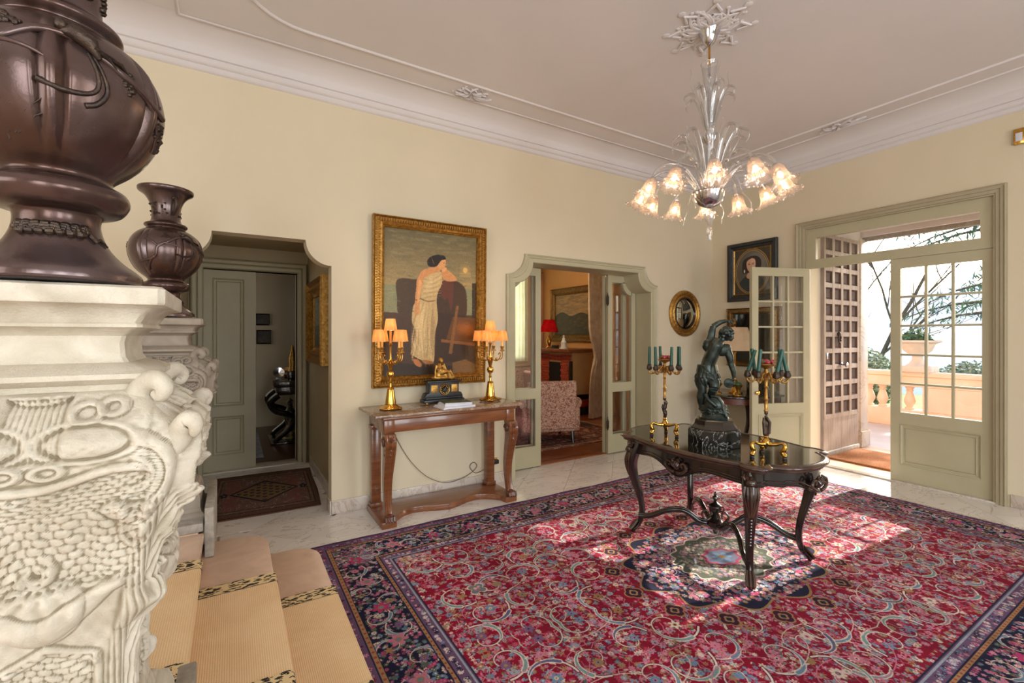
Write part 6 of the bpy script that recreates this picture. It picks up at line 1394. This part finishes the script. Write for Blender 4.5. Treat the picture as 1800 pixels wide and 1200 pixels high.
# ---- back room
t = thing('black_console', 'black carved console with scrolled legs in the dim back room', 'table', (-5.26, 3.45, 0))
MB().box((-.26, -.42, .82), (.25, .42, .90)).build('table_top', 'ebony', t, bevel=.01); MB().box((-.22, -.38, .70), (.23, .38, .82)).build('apron', 'ebony', t, bevel=.01)
for s_ in (-.3, .3):
    MB().tube(spline([(-.20, s_, .70), (-.30, s_, .60), (-.24, s_, .48), (-.10, s_, .42), (0, s_, .34), (-.06, s_, .2), (-.2, s_, .08), (-.24, s_, .02)], 5), [.05, .035], 10).build('leg', 'ebony', t)
mat('painted_figure', (200, 180, 120), (60, 56, 50), rough=.5, sc=12, lo=.45, hi=.55)
MB().lathe([(0, 0.02), (.12, .02), (.10, .1), (.05, .2), (.08, .3), (.07, .42), (.03, .5), (.05, .56), (0, .62)], 16, (-.02, 0, 0)).build('carved_support', 'painted_figure', t)
MB().box((-.3, -.36, 0), (.2, .36, .02)).build('base_shelf', 'ebony', t, bevel=.005)
t = thing('small_clock', 'gilt and black clock standing on the black console in the back room', 'clock', (-5.24, 3.50, .90)); MB().box((-.07, -.10, 0), (.07, .10, .12)).build('base', 'ebony', t, bevel=.01); MB().lathe([(0, .12), (.07, .12), (.05, .2), (.06, .3), (.03, .4), (.02, .48), (0, .52)], 14).build('figure', 'gilt', t)
for k, (x, y, lab) in enumerate(((-5.42, 3.62, 'nearer silver plate leaning on the black console'), (-5.30, 3.72, 'farther silver plate leaning beside the gilt clock on the black console'))):
    t = thing('silver_plate', lab, 'plate', (x, y, .90), 0, 'silver plates on the black console'); m = MB(); m.xf = Matrix.Translation((0, 0, .085)) @ Matrix.Rotation(R(78), 4, 'X'); m.lathe([(0, 0), (.05, .002), (.08, .012), (.078, .016), (0, .006)], 24); m.build('dish', 'chrome', t)
    MB().box((-.04, -.02, 0), (.04, .03, .012)).build('stand', 'ebony', t)
mat('dark_canvas', (44, 40, 34), (86, 70, 52), rough=.5, sc=8)
for k, (z, h, lab) in enumerate(((1.83, .20, 'upper of two small dark pictures on the back room wall'), (1.53, .24, 'lower of two small dark pictures on the back room wall'))):
    t = thing('small_picture', lab, 'painting', (-5.59 + .02 * k, 4.698, z), 0, 'small pictures in the back room'); frame_thing(t, -.11, -h / 2, .11, h / 2, .022, [(0, 0), (0, .02), (.4, .028), (1, .01)], 'bronze_dark', lambda x, zz, hh: (x, -hh, zz)); canvas(t, -.095, -h / 2 + .015, .095, h / 2 - .015, -.012, 'dark_canvas')
side_picture('tall_mirror', 'tall carved silver-framed mirror above the black console in the back room', 'mirror', 3.42, 1.95, .80, 1.15, .09, gp, 'bronze_dark', 'dark_glass', x=-5.001)
curtain('pale curtain at the left of the back room doorway', (-5.98, 4.2, .01), R(20), .6, 2.9, 'curtain_pink', folds=6)
br_ = thing('pale_rug', 'pale blue-grey rug on the dark floor of the back room', 'rug', (-6.1, 3.2, 0)); mat('pale_pile', (128, 134, 146), (160, 158, 160), rough=.95, sc=12); MB().box((-.9, -.75, -.004), (.42, 1.0, .008)).build('pile', 'pale_pile', br_)
# ---- terrace
struct(MB().box((1.64, -9.0, -.15), (4.6, 4.0, -.02)).build('floor_terrace', 'terrace_paving'))
mat('lawn', (86, 112, 52), (118, 140, 76), rough=1, sc=3); gd = MB().box((4.6, -60, -1.4), (90, 60, -1.2)).build('garden_ground', 'lawn'); struct(gd)
def balust(name, y0, y1, lab, piers):
    t = thing(name, lab, 'balustrade', (4.0, 0, -.02)); 
    MB().box((-.14, y0, .70), (.14, y1, .88)).box((-.17, y0, .88), (.17, y1, .955)).build('hand_rail', 'peach_render', t, bevel=.01)
    MB().box((-.14, y0, 0), (.14, y1, .30)).build('base_wall', 'peach_render', t, bevel=.01)
    for a, b in piers: MB().box((-.155, a, .30), (.155, b, .70)).build('pier', 'peach_render', t)
    bm_ = MB().lathe([(.065, 0), (.065, .03), (.045, .045), (.05, .06), (.078, .12), (.082, .16), (.06, .24), (.04, .30), (.055, .325), (.04, .34), (.062, .37), (.062, .40)], 16).mesh('baluster', 'peach_render')
    y = y0 + .1
    while y < y1:
        if not any(a - .08 < y < b + .08 for a, b in piers): linkobj('baluster', bm_, t, (0, y, .30))
        y += .195
balust('balustrade', -6.0, 2.6, 'peach stone balustrade with bottle balusters along the terrace', [(-3.6, -1.24), (-.15, -.02) if False else (2.2, 2.6)])
mat('urn_stone', (222, 206, 192), (206, 190, 176), rough=.8, sc=8)
def leafball(mb, c, r, n, rnd, s=.05, shell=.75):
    for _ in range(n):
        v = Vector((rnd.gauss(0, 1), rnd.gauss(0, 1), rnd.gauss(0, 1))).normalized(); q = rnd.uniform(shell, 1.02); p = Vector(c) + Vector((v.x * r[0], v.y * r[1], v.z * r[2])) * q
        a = Vector((rnd.gauss(0, 1), rnd.gauss(0, 1), rnd.gauss(0, .6))).normalized() * s; b = a.cross(v + Vector((rnd.gauss(0, .5), rnd.gauss(0, .5), rnd.gauss(0, .5)))).normalized() * s * .45
        mb.add([p - a, p + b, p + a, p - b], [(0, 1, 2, 3)])
def urn(x, y, z0, sc, lab):
    t = thing('planter_urn', lab, 'urn', (x, y, z0), 0, 'stone urns on the terrace'); t.scale = (sc, sc, sc)
    MB().box((-.22, -.22, 0), (.22, .22, .10)).build('foot_block', 'urn_stone', t, bevel=.01)
    MB().lathe([(.17, .10), (.12, .14), (.08, .20), (.07, .26), (.12, .30), (.19, .36), (.22, .44), (.24, .48), (.32, .51), (.32, .54), (.26, .54), (.2, .50)], 32).build('bowl', 'urn_stone', t)
    m = MB(); leafball(m, (0, 0, .56), (.22, .22, .16), 500, random.Random(int(x * 9)), .045, .2); o = m.build('foliage', 'leaf_green', t, fixn=False); o['kind'] = 'stuff'
urn(4.0, -1.13, .935, 1.0, 'near stone urn planted with green leaves on the balustrade'); urn(5.6, -2.1, .2, 1.2, 'farther stone urn beyond the balustrade, right of the near urn')
mat('hedge_leaf', (96, 118, 92), (176, 190, 160), rough=.6, sc=14); mat('bark', (112, 98, 88), (86, 74, 66), rough=.9, sc=12); mat('bark_haze', (190, 178, 172), (168, 160, 158), rough=.9, sc=12)  # bark_haze: distance haze painted into the pale bark of far trees
mat('cedar_needles', (84, 124, 122), (118, 154, 150), rough=.8, sc=8); mat('hill_haze', (240, 240, 238), (226, 228, 230), rough=1, sc=.4); mat('tree_belt_haze', (214, 222, 220), (196, 208, 208), rough=1, sc=1.2)  # distance haze painted into the pale colours of hill and tree belt
for k, (x, y, z, r, n, lab) in enumerate(((5.6, .55, .60, (.75, .85, .75), 5200, 'large round variegated shrub behind the balustrade, beside the studded door'), (6.6, -1.25, .45, (.7, .7, .6), 3000, 'rounded shrub behind the near urn'), (7.6, -3.0, .25, (.8, .8, .6), 2500, 'dark rounded bush behind the right of the balustrade'))):
    t = thing('garden_shrub', lab, 'shrub', (x, y, -1.2)); MB().tube([(0, 0, 0), (.03, 0, z + .9)], [.07, .04], 8).build('stem', 'bark', t)
    m = MB(); leafball(m, (0, 0, z + 1.2), r, n, random.Random(k), .05); m.ball((0, 0, z + 1.2), tuple(q * .74 for q in r), 16, 10); o = m.build('foliage', 'hedge_leaf' if k < 2 else 'cedar_needles', t, fixn=False); o['kind'] = 'stuff'
def bare_tree(x, y, h, seed, lab, m='bark_haze', lean=0):
    rnd = random.Random(seed); t = thing('bare_tree', lab, 'tree', (x, y, -1.2), 0, 'bare winter trees beyond the terrace'); mb = MB(); tr = MB()
    def br(p, d, L, r, dep, tgt):
        pts = [p]; q = p
        for _ in range(4): d = (d + Vector((rnd.gauss(0, .10), rnd.gauss(0, .10), .04))).normalized(); q = q + d * L / 4; pts.append(q)
        tgt.tube(pts, [r, r * .6], 5 if dep else 8)
        if dep < 4:
            for _ in range(4 if dep < 2 else 3):
                i = rnd.randint(1, 4); nd = (d + Vector((rnd.gauss(0, .55), rnd.gauss(0, .55), rnd.gauss(.15, .3)))).normalized(); br(pts[i], nd, L * rnd.uniform(.5, .75), r * .5, dep + 1, mb)
    br(Vector((0, 0, 0)), Vector((lean * .2, lean, 1)).normalized(), h * .55, h * .014, 0, tr); br(Vector((0, 0, h * .15)), Vector((.1, -.25 + lean, 1)).normalized(), h * .5, h * .010, 1, tr)
    tr.build('trunk', m, t); o = mb.build('branches', m, t); o['kind'] = 'stuff'
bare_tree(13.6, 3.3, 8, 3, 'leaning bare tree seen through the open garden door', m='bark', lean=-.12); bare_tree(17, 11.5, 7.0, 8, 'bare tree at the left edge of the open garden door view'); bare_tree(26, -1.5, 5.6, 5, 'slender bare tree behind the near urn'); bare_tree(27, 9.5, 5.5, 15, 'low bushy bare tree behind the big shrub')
t = thing('cedar_tree', 'blue-green cedar with drooping tiers of branches at the upper right of the garden', 'tree', (10.0, -1.15, -1.2)); MB().tube([(0, 0, 0), (0, 0, 9)], [.30, .06], 10).build('trunk', 'bark', t)
rnd = random.Random(4); bm2 = MB(); nd = MB()
for k in range(40):
    z = 3.3 + k * .13; a = rnd.uniform(0, 2 * PI); L = max(.8, 2.5 - (z - 3.3) * .16) * rnd.uniform(.8, 1.1)
    pts = [(L * s_ * math.cos(a), L * s_ * math.sin(a), z + .35 * s_ - .75 * s_ * s_) for s_ in (0, .25, .5, .75, 1)]; bm2.tube(pts, [.05, .012], 5)
    for _ in range(170):
        s_ = rnd.uniform(.2, 1.03); p = Vector((L * s_ * math.cos(a) + rnd.gauss(0, .16), L * s_ * math.sin(a) + rnd.gauss(0, .16), z + .35 * s_ - .75 * s_ * s_ - abs(rnd.gauss(0, .08))))
        v = Vector((rnd.gauss(0, 1), rnd.gauss(0, 1), rnd.gauss(-.3, .3))).normalized() * .15; b = Vector((-v.y, v.x, 0)).normalized() * .022; nd.add([p - v, p + b, p + v, p - b], [(0, 1, 2, 3)])
o = bm2.build('branches', 'bark', t); o['kind'] = 'stuff'; o = nd.build('needles', 'cedar_needles', t, fixn=False); o['kind'] = 'stuff'
def ridge(name, x, y0, y1, zt, m, seed, lab):
    rnd = random.Random(seed); N = 70; top = [(y0 + (y1 - y0) * i / N, zt * (1 + .10 * math.sin(i * .35 + seed) + .06 * math.sin(i * 1.3)) + rnd.uniform(-.15, .15)) for i in range(N + 1)]
    mb = MB(); mb.loft([[(x - 9 * max(1, zt / 3), y, -1.3) for y, z in top], [(x - 3.5 * max(1, zt / 3), y, z * .6) for y, z in top], [(x, y, z) for y, z in top], [(x + 8, y, -1.3) for y, z in top]], cu=False); o = mb.build(name, m); struct(o, lab)
ridge('tree_line', 30, -40, 30, 2.1, 'tree_belt_haze', 2, 'bluish belt of trees beyond the garden'); ridge('hill_ridge', 60, -90, 70, 6.2, 'hill_haze', 5, 'pale hazy wooded hill on the horizon')
# studded oak door folded back against the porch wall
sd = thing('door_8', 'weathered oak entrance door with square coffers, folded back in the porch', 'door', (.385, -1.285, .012)); struct(sd)
MB().box((0, 0, 0), (.95, .035, 2.84)).build('door_board', 'old_oak', sd)
Wd, nc, nr, zb = .95, 4, 11, .50
fr = MB(); cwid = (Wd - .02) / nc; chh = (2.82 - zb) / nr
xs = [.01 + cwid * i for i in range(nc + 1)]; zs = [zb + chh * j for j in range(nr + 1)]
for x in xs: fr.box((x - .03 if x > .05 else 0, -.03, 0 if False else zb), (x + .03 if x < .9 else .95, 0, 2.84))
for z in zs: fr.box((0.002, -.0285, z - .028), (.948, -.001, min(z + .028, 2.838)))
for i in range(2): fr.box((.0 + .475 * i, -.022, .06), (.472 + .475 * i, 0, zb - .02))
fr.build('coffer_frame', 'old_oak', sd, fixn=False)
MB().box((0, -.045, 0), (.95, 0, .06)).build('weather_bar', 'grey_stone', sd, bevel=.01)
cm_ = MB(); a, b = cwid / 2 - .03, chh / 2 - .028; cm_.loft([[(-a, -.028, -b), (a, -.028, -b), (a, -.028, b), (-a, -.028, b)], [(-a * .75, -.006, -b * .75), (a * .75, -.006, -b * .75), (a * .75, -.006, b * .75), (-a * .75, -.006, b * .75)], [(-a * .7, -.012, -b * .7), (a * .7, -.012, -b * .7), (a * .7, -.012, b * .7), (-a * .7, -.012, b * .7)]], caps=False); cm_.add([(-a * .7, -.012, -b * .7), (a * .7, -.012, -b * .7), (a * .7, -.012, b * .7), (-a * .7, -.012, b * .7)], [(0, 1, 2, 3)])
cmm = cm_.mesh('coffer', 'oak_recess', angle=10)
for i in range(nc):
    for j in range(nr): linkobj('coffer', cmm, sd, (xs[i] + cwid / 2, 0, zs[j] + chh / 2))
kn = MB(); kn.tube([(.36 + .035 * math.cos(q), -.05, 1.50 + .05 * math.sin(q)) for q in [k * .5 for k in range(13)]], .009, 8).ball((.36, -.045, 1.56), (.03, .02, .035), 12, 8).build('door_knocker', 'bronze_dark', sd)
MB().lathe([(0, 0), (.03, 0), (.03, .01), (.012, .02), (.012, .045), (.03, .055), (.032, .075), (0, .085)], 18).build('knob', 'chrome', sd).location = (.44, -.03, 1.16); [setattr(o, 'rotation_euler', (R(90), 0, 0)) for o in sd.children if o.name.startswith('knob')]
MB().box((.05, -.036, 1.24), (.09, -.03, 1.32)).build('lock_plate', 'chrome', sd, bevel=.002)
